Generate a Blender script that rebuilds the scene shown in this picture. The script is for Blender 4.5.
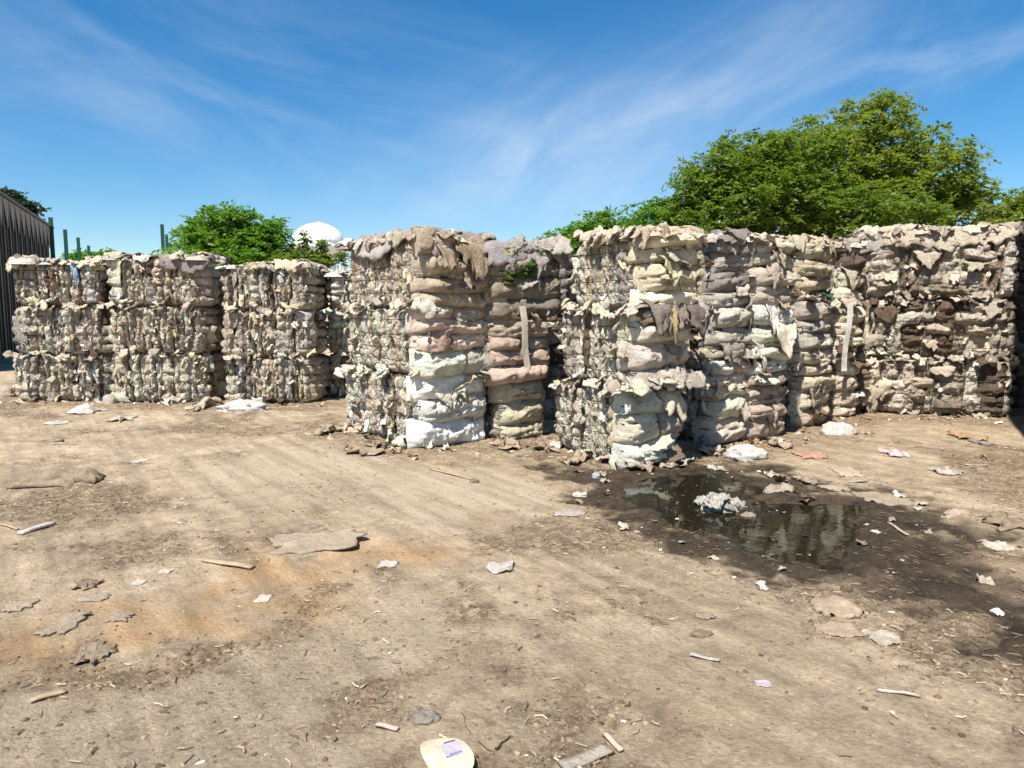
import bpy, math, random
import numpy as np
from mathutils import Vector, Matrix

for o in list(bpy.data.objects):
    bpy.data.objects.remove(o)
SC = bpy.context.scene
COL = SC.collection

# ------------------------------------------------------------------ camera
F = 710.0                      # focal length in pixels of the 1024 px wide picture
CAM_H = 1.6
PITCH = math.radians(5.9)
cd = bpy.data.cameras.new('camera')
cd.sensor_width = 36.0
cd.lens = F * 36.0 / 1024.0
cd.clip_start = 0.05
cd.clip_end = 6000
cam = bpy.data.objects.new('camera', cd)
cam.location = (0, 0, CAM_H)
cam.rotation_euler = (math.pi / 2 - PITCH, 0, 0)
COL.objects.link(cam)
SC.camera = cam

# ------------------------------------------------------------------ light
SUN_AZ = math.radians(29)      # sun stands behind the camera, this far to its left
SUN_EL = math.radians(58)
sl = bpy.data.lights.new('sun', 'SUN')
sl.energy = 4.9
sl.angle = math.radians(0.55)
sl.color = (1.0, 0.955, 0.88)
sun = bpy.data.objects.new('sun', sl)
sdir = Vector((math.sin(SUN_AZ) * math.cos(SUN_EL), math.cos(SUN_AZ) * math.cos(SUN_EL), -math.sin(SUN_EL)))
sun.rotation_euler = sdir.to_track_quat('-Z', 'Y').to_euler()
sun.location = (-10, -15, 30)
COL.objects.link(sun)

W = bpy.data.worlds.new('World')
SC.world = W
W.use_nodes = True
wn = W.node_tree
wn.nodes.clear()
def N(nt, typ, **kw):
    n = nt.nodes.new(typ)
    for k, v in kw.items():
        setattr(n, k, v)
    return n
wout = N(wn, 'ShaderNodeOutputWorld')
wbg = N(wn, 'ShaderNodeBackground')
wbg.inputs['Strength'].default_value = 0.082
sky = N(wn, 'ShaderNodeTexSky', sky_type='NISHITA')
sky.sun_disc = False
sky.sun_elevation = SUN_EL
sky.sun_rotation = math.pi + SUN_AZ      # sun towards -Y, turned to -X
sky.air_density = 1.0
sky.dust_density = 0.1
sky.ozone_density = 3.5
sky.altitude = 100
hs = N(wn, 'ShaderNodeHueSaturation')
hs.inputs['Saturation'].default_value = 1.36
hs.inputs['Hue'].default_value = 0.497
wn.links.new(sky.outputs[0], hs.inputs['Color'])
tc = N(wn, 'ShaderNodeTexCoord')
sep = N(wn, 'ShaderNodeSeparateXYZ')
wn.links.new(tc.outputs['Generated'], sep.inputs[0])
def wmath(op, a, b=None, c=None):
    m = N(wn, 'ShaderNodeMath', operation=op)
    for i, x in enumerate((a, b, c)):
        if x is None: continue
        if isinstance(x, (int, float)): m.inputs[i].default_value = x
        else: wn.links.new(x, m.inputs[i])
    return m.outputs[0]
def cloud_layer(scale, slope, stretch, lo, hi, distort, detail=9.0, off=(0, 0, 0), rough=0.6):
    """wispy noise on the sky dome, drawn out along a line of the given slope"""
    mp = N(wn, 'ShaderNodeMapping')
    mp.vector_type = 'TEXTURE'
    mp.inputs['Rotation'].default_value = (0, -slope, 0)
    mp.inputs['Scale'].default_value = (stretch, stretch * 0.6, 1)
    mp.inputs['Location'].default_value = off
    wn.links.new(tc.outputs['Generated'], mp.inputs[0])
    nz = N(wn, 'ShaderNodeTexNoise')
    nz.inputs['Scale'].default_value = scale
    nz.inputs['Detail'].default_value = detail
    nz.inputs['Roughness'].default_value = rough
    nz.inputs['Distortion'].default_value = distort
    wn.links.new(mp.outputs[0], nz.inputs['Vector'])
    mr = N(wn, 'ShaderNodeMapRange')
    mr.interpolation_type = 'SMOOTHSTEP'
    mr.inputs['From Min'].default_value = lo
    mr.inputs['From Max'].default_value = hi
    wn.links.new(nz.outputs[0], mr.inputs[0])
    return mr.outputs[0]
def wispy(cx0, cz0, rx, rz, rot):
    """soft oval of the dome where cirrus gathers"""
    c_, s_ = math.cos(rot), math.sin(rot)
    dx = wmath('SUBTRACT', sep.outputs[0], cx0); dz = wmath('SUBTRACT', sep.outputs[2], cz0)
    a_ = wmath('DIVIDE', wmath('ADD', wmath('MULTIPLY', dx, c_), wmath('MULTIPLY', dz, s_)), rx)
    b_ = wmath('DIVIDE', wmath('SUBTRACT', wmath('MULTIPLY', dz, c_), wmath('MULTIPLY', dx, s_)), rz)
    r2 = wmath('ADD', wmath('MULTIPLY', a_, a_), wmath('MULTIPLY', b_, b_))
    return wmath('POWER', 2.718, wmath('MULTIPLY', r2, -1.0))
up = cloud_layer(9.0, 0.55, 3.2, 0.32, 0.78, 1.3)
down = cloud_layer(10.0, -0.22, 4.5, 0.36, 0.80, 0.9, off=(3.1, 1.2, 0.7))
puff = cloud_layer(5.0, 0.35, 1.6, 0.30, 0.72, 0.8, off=(0.4, 2.2, 0.3))
m1 = wispy(0.05, 0.20, 0.24, 0.085, 0.22)
m2 = wispy(0.30, 0.30, 0.34, 0.065, 0.5)
m3 = wispy(-0.42, 0.28, 0.34, 0.10, -0.2)
m4 = wispy(0.47, 0.27, 0.12, 0.05, 0.2)
cl = wmath('MULTIPLY', wmath('MULTIPLY', m1, puff), wmath('ADD', wmath('MULTIPLY', up, 0.75), 0.25))
cl = wmath('ADD', wmath('MULTIPLY', cl, 0.95), wmath('MULTIPLY', wmath('MULTIPLY', m2, up), 0.26))
cl = wmath('ADD', cl, wmath('MULTIPLY', wmath('MULTIPLY', m3, down), 0.32))
cl = wmath('ADD', cl, wmath('MULTIPLY', wmath('MULTIPLY', m4, up), 0.45))
cl = wmath('ADD', cl, wmath('MULTIPLY', wmath('MULTIPLY', down, puff), 0.10))
cl = wmath('MINIMUM', wmath('ADD', wmath('MULTIPLY', cl, 0.72), wmath('MULTIPLY', m1, 0.16)), 0.6)
cmix = N(wn, 'ShaderNodeMix', data_type='RGBA')
wn.links.new(cl, cmix.inputs['Factor'])
wn.links.new(hs.outputs[0], cmix.inputs[6])
cmix.inputs[7].default_value = (5.6, 6.3, 7.2, 1)
wn.links.new(cmix.outputs[2], wbg.inputs['Color'])
wn.links.new(wbg.outputs[0], wout.inputs['Surface'])

SC.view_settings.view_transform = 'Standard'
SC.view_settings.look = 'None'
SC.view_settings.gamma = 1.0
SC.view_settings.use_curve_mapping = False
SC.view_settings.exposure = 0.80
SC.render.engine = 'CYCLES'
SC.render.resolution_x = 1024
SC.render.resolution_y = 768

# ------------------------------------------------------------------ pixel -> ground
def ray(px, py):
    a = (px - 512.0) / F
    b = (384.0 - py) / F
    cp, sp = math.cos(PITCH), math.sin(PITCH)
    return Vector((a, cp + b * sp, -sp + b * cp))
def G(px, py, z=0.0):
    r = ray(px, py)
    t = (z - CAM_H) / r.z
    return Vector((r.x * t, r.y * t, z))
def at_depth(px, py, d):
    r = ray(px, py)
    t = d / r.y
    return Vector((r.x * t, d, CAM_H + r.z * t))

# ------------------------------------------------------------------ numpy noise
_r = np.random.RandomState(7)
_P = _r.permutation(512)
_P = np.concatenate([_P, _P, _P])
_GV = _r.normal(size=(512, 3)); _GV /= np.linalg.norm(_GV, axis=1)[:, None]
def gnoise(x, y, z):
    xi = np.floor(x).astype(np.int64); yi = np.floor(y).astype(np.int64); zi = np.floor(z).astype(np.int64)
    fx, fy, fz = x - xi, y - yi, z - zi
    u = fx * fx * fx * (fx * (fx * 6 - 15) + 10)
    v = fy * fy * fy * (fy * (fy * 6 - 15) + 10)
    w = fz * fz * fz * (fz * (fz * 6 - 15) + 10)
    def g(dx, dy, dz):
        h = _P[(_P[(_P[(xi + dx) & 511] + yi + dy) & 511] + zi + dz) & 511]
        gv = _GV[h]
        return gv[..., 0] * (fx - dx) + gv[..., 1] * (fy - dy) + gv[..., 2] * (fz - dz)
    def L(a, b, t): return a + t * (b - a)
    return 1.5 * L(L(L(g(0,0,0), g(1,0,0), u), L(g(0,1,0), g(1,1,0), u), v),
             L(L(g(0,0,1), g(1,0,1), u), L(g(0,1,1), g(1,1,1), u), v), w)
def n2(x, y, s, seed=0.0):
    return gnoise(x * s + 13.7 + seed, y * s - 7.1 + seed * 2.3, np.zeros_like(x) + seed * 5.37 + 0.5)
def fbm2(x, y, s, oct=4, seed=0.0, gain=0.5):
    r = 0; a = 1.0
    for i in range(oct):
        r = r + a * n2(x, y, s, seed + i * 1.7); a *= gain; s *= 2.03
    return r
def sstep(a, b, x):
    t = np.clip((x - a) / (b - a), 0, 1)
    return t * t * (3 - 2 * t)

# ------------------------------------------------------------------ mesh helpers
def mesh_np(name, V, Q, smooth=True, mat=None):
    V = np.asarray(V, dtype=np.float32).reshape(-1, 3)
    Q = np.asarray(Q, dtype=np.int32)
    k = Q.shape[1]; n = Q.shape[0]
    me = bpy.data.meshes.new(name)
    me.vertices.add(len(V)); me.vertices.foreach_set('co', V.ravel())
    me.loops.add(n * k); me.loops.foreach_set('vertex_index', Q.ravel())
    me.polygons.add(n)
    me.polygons.foreach_set('loop_start', np.arange(0, n * k, k, dtype=np.int32))
    me.polygons.foreach_set('loop_total', np.full(n, k, dtype=np.int32))
    me.polygons.foreach_set('use_smooth', np.full(n, smooth, dtype=bool))
    if mat is not None: me.materials.append(mat)
    me.update(calc_edges=True)
    return me
def add(name, me, parent=None, color=None):
    o = bpy.data.objects.new(name, me)
    COL.objects.link(o)
    if parent is not None: o.parent = parent
    if color is not None: o.color = (color[0], color[1], color[2], 1)
    return o
def empty(name, loc, rz=0.0, label=None, cat=None, group=None):
    o = bpy.data.objects.new(name, None)
    o.empty_display_size = 0.2
    o.location = loc; o.rotation_euler = (0, 0, rz)
    COL.objects.link(o)
    tag(o, label, cat, group)
    return o
def tag(o, label=None, cat=None, group=None, kind=None):
    if label: o['label'] = label
    if cat: o['category'] = cat
    if group: o['group'] = group
    if kind: o['kind'] = kind
    return o
_gq = {}
def gridq(nu, nv):
    """quads of a (nv+1) x (nu+1) grid"""
    k = (nu, nv)
    if k not in _gq:
        j, i = np.meshgrid(np.arange(nv), np.arange(nu), indexing='ij')
        a = (j * (nu + 1) + i).ravel()
        _gq[k] = np.stack([a, a + 1, a + nu + 2, a + nu + 1], 1)
    return _gq[k]
def ring_idx(nu, nv):
    w = nu + 1
    r = list(range(0, w)) + [j * w + nu for j in range(1, nv + 1)] + [nv * w + i for i in range(nu - 1, -1, -1)] + [j * w for j in range(nv - 1, 0, -1)]
    return np.array(r)
def grid_normals(P):
    du = np.gradient(P, axis=1); dv = np.gradient(P, axis=0)
    n = np.cross(du, dv)
    return n / (np.linalg.norm(n, axis=2)[..., None] + 1e-9)
def thick_grid(P, th):
    """closed shell from a grid of points, thickness th below it"""
    nv, nu = P.shape[0] - 1, P.shape[1] - 1
    n = grid_normals(P)
    B = P - n * th
    V = np.concatenate([P.reshape(-1, 3), B.reshape(-1, 3)])
    q = gridq(nu, nv); m = (nu + 1) * (nv + 1)
    r = ring_idx(nu, nv); r2 = np.roll(r, -1)
    rim = np.stack([r, r + m, r2 + m, r2], 1)
    return V, np.concatenate([q, q[:, ::-1] + m, rim])
def box_vq(c, s, M=None):
    c = np.array(c, float); s = np.array(s, float) / 2
    v = np.array([[x, y, z] for z in (-1, 1) for y in (-1, 1) for x in (-1, 1)], float) * s
    if M is not None: v = v @ np.array(M).T
    q = np.array([[0,2,3,1],[4,5,7,6],[0,1,5,4],[2,6,7,3],[0,4,6,2],[1,3,7,5]])
    return v + c, q
def join(parts):
    Vs, Qs, k = [], [], 0
    for v, q in parts:
        Vs.append(np.asarray(v).reshape(-1, 3)); Qs.append(np.asarray(q) + k); k += len(Vs[-1])
    return np.concatenate(Vs), np.concatenate(Qs)
def tube(pts, rad, seg=6, caps=True):
    pts = np.array(pts, float); n = len(pts)
    rad = np.broadcast_to(np.array(rad, float), (n,))
    t = np.gradient(pts, axis=0); t /= np.linalg.norm(t, axis=1)[:, None] + 1e-9
    up = np.array([0.13, 0.21, 0.97])
    V = []
    for i in range(n):
        a = np.cross(t[i], up)
        if np.linalg.norm(a) < 0.2: a = np.cross(t[i], np.array([1, 0.1, 0]))
        a /= np.linalg.norm(a); b = np.cross(t[i], a)
        ang = np.arange(seg) * 2 * math.pi / seg
        V.append(pts[i] + rad[i] * (np.cos(ang)[:, None] * a + np.sin(ang)[:, None] * b))
    V = np.concatenate(V)
    Q = []
    for i in range(n - 1):
        for k in range(seg):
            k2 = (k + 1) % seg
            Q.append([i * seg + k, i * seg + k2, (i + 1) * seg + k2, (i + 1) * seg + k])
    if caps:
        V = np.concatenate([V, pts[:1], pts[-1:]])
        c0, c1 = n * seg, n * seg + 1
        for k in range(seg):
            k2 = (k + 1) % seg
            Q.append([c0, k2, k, c0]); Q.append([c1, (n - 1) * seg + k, (n - 1) * seg + k2, c1])
        Q = [q for q in Q]
    return V, np.array(Q)
def clean(me):
    me.validate(); return me

# ------------------------------------------------------------------ materials
def new_mat(name):
    m = bpy.data.materials.new(name); m.use_nodes = True
    nt = m.node_tree; b = nt.nodes['Principled BSDF']
    return m, nt, b
def noise_node(nt, scale, detail=4, rough=0.55, dist=0.0, vec=None):
    n = N(nt, 'ShaderNodeTexNoise')
    n.inputs['Scale'].default_value = scale; n.inputs['Detail'].default_value = detail
    n.inputs['Roughness'].default_value = rough; n.inputs['Distortion'].default_value = dist
    if vec is not None: nt.links.new(vec, n.inputs['Vector'])
    return n
def maprange(nt, src, a, b, c, d):
    n = N(nt, 'ShaderNodeMapRange')
    n.inputs[1].default_value = a; n.inputs[2].default_value = b
    n.inputs[3].default_value = c; n.inputs[4].default_value = d
    nt.links.new(src, n.inputs[0]); return n.outputs[0]
def mixc(nt, fac, a, b, blend='MIX'):
    n = N(nt, 'ShaderNodeMix', data_type='RGBA', blend_type=blend)
    if isinstance(fac, (int, float)): n.inputs['Factor'].default_value = fac
    else: nt.links.new(fac, n.inputs['Factor'])
    for k, x in ((6, a), (7, b)):
        if isinstance(x, tuple): n.inputs[k].default_value = (x[0], x[1], x[2], 1)
        else: nt.links.new(x, n.inputs[k])
    return n.outputs[2]
def bump(nt, b, h, strength, dist):
    n = N(nt, 'ShaderNodeBump')
    n.inputs['Strength'].default_value = strength; n.inputs['Distance'].default_value = dist
    nt.links.new(h, n.inputs['Height']); nt.links.new(n.outputs[0], b.inputs['Normal'])
    return n

def make_cloth(name, rough, spec, dirt, fine=90.0, bstr=0.6, bd=0.012):
    m, nt, b = new_mat(name)
    oi = N(nt, 'ShaderNodeObjectInfo')
    tcn = N(nt, 'ShaderNodeTexCoord')
    ad = N(nt, 'ShaderNodeVectorMath', operation='ADD')
    sc = N(nt, 'ShaderNodeVectorMath', operation='SCALE')
    cb = N(nt, 'ShaderNodeCombineXYZ')
    for i in range(3): nt.links.new(oi.outputs['Random'], cb.inputs[i])
    nt.links.new(cb.outputs[0], sc.inputs[0]); sc.inputs['Scale'].default_value = 37.0
    nt.links.new(tcn.outputs['Object'], ad.inputs[0]); nt.links.new(sc.outputs[0], ad.inputs[1])
    v = ad.outputs[0]
    n1 = noise_node(nt, 7, 5, 0.62, 0.4, v)
    c = mixc(nt, 1.0, oi.outputs['Color'], maprange(nt, n1.outputs[0], 0.3, 0.7, 0.72, 1.14), 'MULTIPLY')
    n2_ = noise_node(nt, 3.1, 6, 0.7, 0.8, v)
    f = maprange(nt, n2_.outputs[0], 0.52, 0.74, 0.0, dirt)
    c = mixc(nt, f, c, (0.15, 0.105, 0.075))
    n3 = noise_node(nt, 24, 4, 0.7, 0.3, v)
    c = mixc(nt, maprange(nt, n3.outputs[0], 0.56, 0.78, 0.0, dirt * 0.8), c, (0.11, 0.08, 0.06))
    nt.links.new(c, b.inputs['Base Color'])
    b.inputs['Roughness'].default_value = rough
    b.inputs['Specular IOR Level'].default_value = spec
    nb = noise_node(nt, fine * 0.35, 6, 0.65, 0.6, v)
    nf = noise_node(nt, fine * 3, 3, 0.6, 0, v)
    ma = N(nt, 'ShaderNodeMath', operation='MULTIPLY_ADD')
    nt.links.new(nf.outputs[0], ma.inputs[0]); ma.inputs[1].default_value = 0.25; nt.links.new(nb.outputs[0], ma.inputs[2])
    bump(nt, b, ma.outputs[0], bstr, bd)
    return m
M_CARPET = make_cloth('carpet_cloth', 0.95, 0.12, 0.36, 90, 1.0, 0.045)
M_DUSTY = make_cloth('dusty_carpet', 0.97, 0.08, 0.55, 90, 1.0, 0.03)
def add_dust(m, lo, hi):
    nt = m.node_tree; b = nt.nodes['Principled BSDF']
    src = b.inputs['Base Color'].links[0].from_socket
    tcn = N(nt, 'ShaderNodeTexCoord')
    n1 = noise_node(nt, 11, 7, 0.7, 0.5, tcn.outputs['Object'])
    c = mixc(nt, maprange(nt, n1.outputs[0], 0.34, 0.62, lo, hi), src, (0.43, 0.32, 0.205))
    nt.links.new(c, b.inputs['Base Color'])
add_dust(M_DUSTY, 0.10, 0.75)
M_FILM = make_cloth('smooth_backing', 0.6, 0.3, 0.35, 40, 0.5, 0.02)
M_PLASTIC = make_cloth('plastic_film', 0.35, 0.5, 0.25, 60, 0.9, 0.02)
M_PLASTIC_DUSTY = make_cloth('dusty_plastic', 0.5, 0.4, 0.4, 60, 1.0, 0.03)
add_dust(M_PLASTIC_DUSTY, 0.0, 0.7)
add_dust(M_FILM, 0.0, 0.25)

def make_edge():
    """cut carpet edges: thin upright layers of changing tone"""
    m = make_cloth('cut_carpet_edges', 0.95, 0.12, 0.32, 90, 1.0, 0.04)
    nt = m.node_tree; b = nt.nodes['Principled BSDF']
    src = b.inputs['Base Color'].links[0].from_socket
    tcn = N(nt, 'ShaderNodeTexCoord'); mp = N(nt, 'ShaderNodeMapping')
    mp.inputs['Scale'].default_value = (48, 48, 7)
    nt.links.new(tcn.outputs['Object'], mp.inputs[0])
    n1 = noise_node(nt, 1.0, 5, 0.7, 0.9, mp.outputs[0])
    c = mixc(nt, 1.0, src, maprange(nt, n1.outputs[0], 0.32, 0.66, 0.66, 1.42), 'MULTIPLY')
    n2_ = noise_node(nt, 60, 4, 0.7, 0.3, tcn.outputs['Object'])
    c = mixc(nt, maprange(nt, n2_.outputs[0], 0.58, 0.70, 0, 0.7), c, (0.12, 0.085, 0.06))
    c = mixc(nt, maprange(nt, n2_.outputs[0], 0.40, 0.30, 0, 0.45), c, (0.72, 0.66, 0.55))
    nt.links.new(c, b.inputs['Base Color'])
    bn = b.inputs['Normal'].links[0].from_node
    b2 = N(nt, 'ShaderNodeBump'); b2.inputs['Strength'].default_value = 1.0; b2.inputs['Distance'].default_value = 0.03
    nt.links.new(n1.outputs[0], b2.inputs['Height']); nt.links.new(b2.outputs[0], bn.inputs['Normal'])
    return m
M_EDGE = make_edge()
def make_tuft():
    m, nt, b = new_mat('ragged_cloth')
    a = N(nt, 'ShaderNodeAttribute'); a.attribute_name = 'scrap_colour'
    tcn = N(nt, 'ShaderNodeTexCoord')
    n1 = noise_node(nt, 16, 5, 0.65, 0.5, tcn.outputs['Object'])
    c = mixc(nt, 1.0, a.outputs['Color'], maprange(nt, n1.outputs[0], 0.3, 0.7, 0.65, 1.15), 'MULTIPLY')
    nt.links.new(c, b.inputs['Base Color'])
    b.inputs['Roughness'].default_value = 0.95; b.inputs['Specular IOR Level'].default_value = 0.1
    nb = noise_node(nt, 45, 5, 0.65, 0.5, tcn.outputs['Object'])
    bump(nt, b, nb.outputs[0], 0.9, 0.02)
    return m
M_TUFT = make_tuft()

def simple(name, col, rough=0.8, var=0.25, scale=6.0, spec=0.3, metal=0.0, bstr=0.3, bd=0.01, bscale=40):
    m, nt, b = new_mat(name)
    tcn = N(nt, 'ShaderNodeTexCoord')
    n1 = noise_node(nt, scale, 6, 0.65, 0.3, tcn.outputs['Object'])
    c = mixc(nt, 1.0, col, maprange(nt, n1.outputs[0], 0.25, 0.75, 1 - var, 1 + var), 'MULTIPLY')
    nt.links.new(c, b.inputs['Base Color'])
    b.inputs['Roughness'].default_value = rough
    b.inputs['Specular IOR Level'].default_value = spec
    b.inputs['Metallic'].default_value = metal
    nb = noise_node(nt, bscale, 4, 0.6, 0.2, tcn.outputs['Object'])
    bump(nt, b, nb.outputs[0], bstr, bd)
    return m
M_WIRE = simple('baling_wire_steel', (0.10, 0.075, 0.06), 0.6, 0.4, 20, 0.5, 0.6)
M_CORE = simple('packed_carpet', (0.16, 0.125, 0.10), 0.95, 0.5, 9, 0.1, 0, 0.9, 0.05, 25)
M_GREENPOST = simple('green_paint', (0.012, 0.075, 0.05), 0.45, 0.3, 2, 0.5)
M_WALLDARK = simple('dark_sheet_metal', (0.085, 0.066, 0.053), 0.55, 0.35, 1.5, 0.4, 0.0, 0.2, 0.01, 8)
M_TANMETAL = simple('tan_metal', (0.30, 0.25, 0.20), 0.6, 0.25, 2, 0.3)  # pale tone of the lit eave triangles, also the added shed's sheets
M_TANK = simple('white_tank_paint', (0.82, 0.82, 0.80), 0.45, 0.06, 0.3, 0.4, 0, 0.05, 0.01, 1)
M_TANKLEG = simple('pale_tank_paint', (0.70, 0.72, 0.74), 0.5, 0.08, 0.3, 0.4, 0, 0.05, 0.01, 1)
M_BARK = simple('bark', (0.09, 0.068, 0.05), 0.95, 0.5, 3, 0.1, 0, 0.9, 0.04, 14)
M_WOOD = simple('weathered_wood', (0.36, 0.27, 0.18), 0.85, 0.3, 12, 0.2)

# ------------------------------------------------------------------ ground shape
def poly_sd(x, y, poly):
    """signed distance, negative inside"""
    d = np.full(x.shape, 1e9); ins = np.zeros(x.shape, bool)
    n = len(poly)
    for i in range(n):
        ax, ay = poly[i]; bx, by = poly[(i + 1) % n]
        ex, ey = bx - ax, by - ay
        t = np.clip(((x - ax) * ex + (y - ay) * ey) / (ex * ex + ey * ey + 1e-12), 0, 1)
        d = np.minimum(d, np.hypot(x - ax - t * ex, y - ay - t * ey))
        c = ((ay > y) != (by > y)) & (x < (bx - ax) * (y - ay) / (by - ay + 1e-12) + ax)
        ins ^= c
    return np.where(ins, -d, d)
def gp(lst): return [(G(a, b).x, G(a, b).y) for a, b in lst]
PUDDLE = gp([(628, 487), (650, 476), (700, 472), (742, 477), (762, 489), (756, 499), (800, 501), (852, 503), (866, 525),
             (858, 556), (815, 562), (775, 551), (738, 547), (700, 533), (676, 520), (640, 503)])
WET = gp([(540, 458), (600, 468), (690, 452), (770, 470), (850, 497), (885, 486), (935, 500), (948, 530), (990, 556),
          (1030, 580), (1080, 640), (1000, 655), (940, 622), (880, 606), (835, 590), (762, 572), (690, 548), (640, 524), (585, 508)])
ORANGE = [(G(205, 615), 1.0, 0.65), (G(340, 553), 0.95, 0.40), (G(130, 640), 0.75, 0.5), (G(290, 570), 0.7, 0.42), (G(60, 640), 0.7, 0.4)]
CONC = gp([(-200, 690), (150, 690), (250, 660), (330, 600), (420, 585), (450, 650), (330, 700), (360, 800), (-300, 800)])
SAND = gp([(180, 462), (330, 440), (400, 462), (560, 474), (545, 505), (450, 525), (300, 505), (210, 490)])
WATER_Z = -0.028
BASES = [gp([(-40, 402), (105, 403), (215, 405), (318, 404), (345, 402)]), gp([(345, 437), (420, 451), (487, 446), (545, 440)]),
         gp([(553, 449), (608, 469), (680, 460), (745, 445), (800, 433), (850, 416), (935, 419), (1010, 421)])]
def base_dist(x, y):
    d = np.full(x.shape, 1e9)
    for pl in BASES:
        for (ax, ay), (bx, by) in zip(pl[:-1], pl[1:]):
            ex, ey = bx - ax, by - ay
            t = np.clip(((x - ax) * ex + (y - ay) * ey) / (ex * ex + ey * ey), 0, 1)
            d = np.minimum(d, np.hypot(x - ax - t * ex, y - ay - t * ey))
    return d
def masks(x, y):
    wob = 0.20 * fbm2(x, y, 1.9, 4, 3.0) + 0.07 * fbm2(x, y, 7, 3, 5.0)
    pd = poly_sd(x, y, PUDDLE) + wob * 0.85
    wd = poly_sd(x, y, WET) + wob * 2.4 + 0.03
    wet = (1 - sstep(-0.16, 0.14, wd)) * np.clip(1.08 + 0.9 * fbm2(x, y, 2.4, 4, 51.0) + 0.9 * np.exp(-(np.maximum(pd, 0) / 0.22) ** 2), 0, 1)
    org = np.zeros_like(x)
    for c, rx, ry in ORANGE:
        org = np.maximum(org, np.exp(-(((x - c.x) / rx) ** 2 + ((y - c.y) / ry) ** 2) * 1.4))
    org = np.clip(org * (0.7 + 0.9 * fbm2(x, y, 2.2, 4, 9.0)), 0, 1)
    con = 1 - sstep(-0.10, 0.08, poly_sd(x, y, CONC) + 1.2 * wob)
    con = np.maximum(con, 0.95 * (1 - sstep(-0.25, 0.2, poly_sd(x, y, SAND) + 1.6 * wob)))
    litter = sstep(-0.05, 0.50, fbm2(x, y, 0.75, 4, 21.0) + 0.35 * fbm2(x, y, 4, 3, 4.0))
    litter = np.maximum(litter, 0.9 * np.exp(-(np.maximum(pd, 0) / 0.55) ** 2) * (pd > -0.05))
    litter = litter * (1 - 0.7 * con)
    litter = np.maximum(litter, np.clip(np.exp(-(base_dist(x, y) / 0.65) ** 2) * (0.85 + 0.5 * fbm2(x, y, 3, 3, 41.0)), 0, 1))
    return pd, wet, org, con, litter
def ground_h(x, y):
    x = np.asarray(x, float); y = np.asarray(y, float)
    pd, wet, org, con, lit = masks(x, y)
    near = 1 - sstep(18, 30, np.hypot(x, y))
    h = 0.022 * fbm2(x, y, 0.45, 3, 1.0) + 0.010 * fbm2(x, y, 1.7, 3, 2.0)
    rough = 0.40 + 0.95 * lit
    h = h + rough * (0.011 * fbm2(x, y, 6.5, 3, 6.0) + 0.007 * np.abs(fbm2(x, y, 17, 2, 8.0)))
    # wheel tracks in the right foreground
    t = (x * 0.55 + y * 0.83)
    a = sstep(-0.3, 1.2, x - 0.35 * (y - 3))
    h = h + a * (1 - sstep(4.5, 6, y)) * 0.006 * np.sin(t * 21 + 1.5 * fbm2(x, y, 1.2, 2, 30.0)) * sstep(-0.2, 0.3, fbm2(x, y, 1.0, 3, 33.0))
    h = h * (1 - 0.55 * con)
    # shallow basin of the puddle
    h = h * (1 - 0.6 * np.exp(-(np.maximum(pd, 0) / 0.3) ** 2))
    h = h - 0.075 * (1 - sstep(-0.22, 0.08, pd)) - 0.018 * wet
    h = h + 0.02 * np.exp(-((pd - 0.16) / 0.1) ** 2) * lit
    return h * near
def gz(x, y):
    return float(ground_h(np.array([x]), np.array([y]))[0])

def axis(segs):
    out = []
    for a, b, s in segs:
        out.append(np.arange(a, b - 1e-9, s))
    return np.concatenate(out + [np.array([segs[-1][1]])])
far = [14, 18, 24, 32, 45, 70, 110, 180, 300, 520, 900, 1600, 3000]
xs = np.concatenate([-np.array(far[::-1], float), axis([(-10, -3.2, 0.032), (-3.2, 3.2, 0.016), (3.2, 10, 0.032)]), np.array(far, float)])
ys = np.concatenate([np.array([-60, -20, -8, -3, 0, 1.0, 1.6]), axis([(2.0, 4.6, 0.016), (4.6, 9, 0.03), (9, 14, 0.05)]), np.array([16, 19, 24, 32, 45, 70, 110, 180, 300, 520, 900, 1600, 3000.0])])
GX, GY = np.meshgrid(xs, ys)
GH = ground_h(GX, GY)
ground = add('ground', mesh_np('ground', np.stack([GX, GY, GH], 2), gridq(len(xs) - 1, len(ys) - 1)))
tag(ground, kind='structure')
pd_, wet_, org_, con_, lit_ = masks(GX, GY)
for nm, arr in (('wet', wet_), ('orange', org_), ('pale', con_), ('litter', lit_)):
    at = ground.data.attributes.new(nm, 'FLOAT', 'POINT')
    at.data.foreach_set('value', arr.astype(np.float32).ravel())
m, nt, b = new_mat('packed_dirt')
tcn = N(nt, 'ShaderNodeTexCoord'); OC = tcn.outputs['Object']
def attr(nm):
    a = N(nt, 'ShaderNodeAttribute'); a.attribute_name = nm; return a.outputs['Fac']
nA = noise_node(nt, 0.8, 8, 0.65, 0.5, OC)
cr = N(nt, 'ShaderNodeValToRGB'); nt.links.new(nA.outputs[0], cr.inputs[0])
cr.color_ramp.elements[0].position = 0.30; cr.color_ramp.elements[0].color = (0.385, 0.287, 0.182, 1)
cr.color_ramp.elements[1].position = 0.68; cr.color_ramp.elements[1].color = (0.615, 0.478, 0.325, 1)
c = cr.outputs[0]
nB = noise_node(nt, 5.5, 8, 0.72, 0.6, OC)
c = mixc(nt, 1.0, c, maprange(nt, nB.outputs[0], 0.3, 0.7, 0.62, 1.28), 'MULTIPLY')
nE = noise_node(nt, 42, 6, 0.75, 0.5, OC)
c = mixc(nt, 1.0, c, maprange(nt, nE.outputs[0], 0.32, 0.68, 0.80, 1.15), 'MULTIPLY')
nG = noise_node(nt, 2.3, 5, 0.6, 0.2, OC)
c = mixc(nt, maprange(nt, nG.outputs[0], 0.55, 0.75, 0, 0.55), c, (0.44, 0.355, 0.245))
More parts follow.
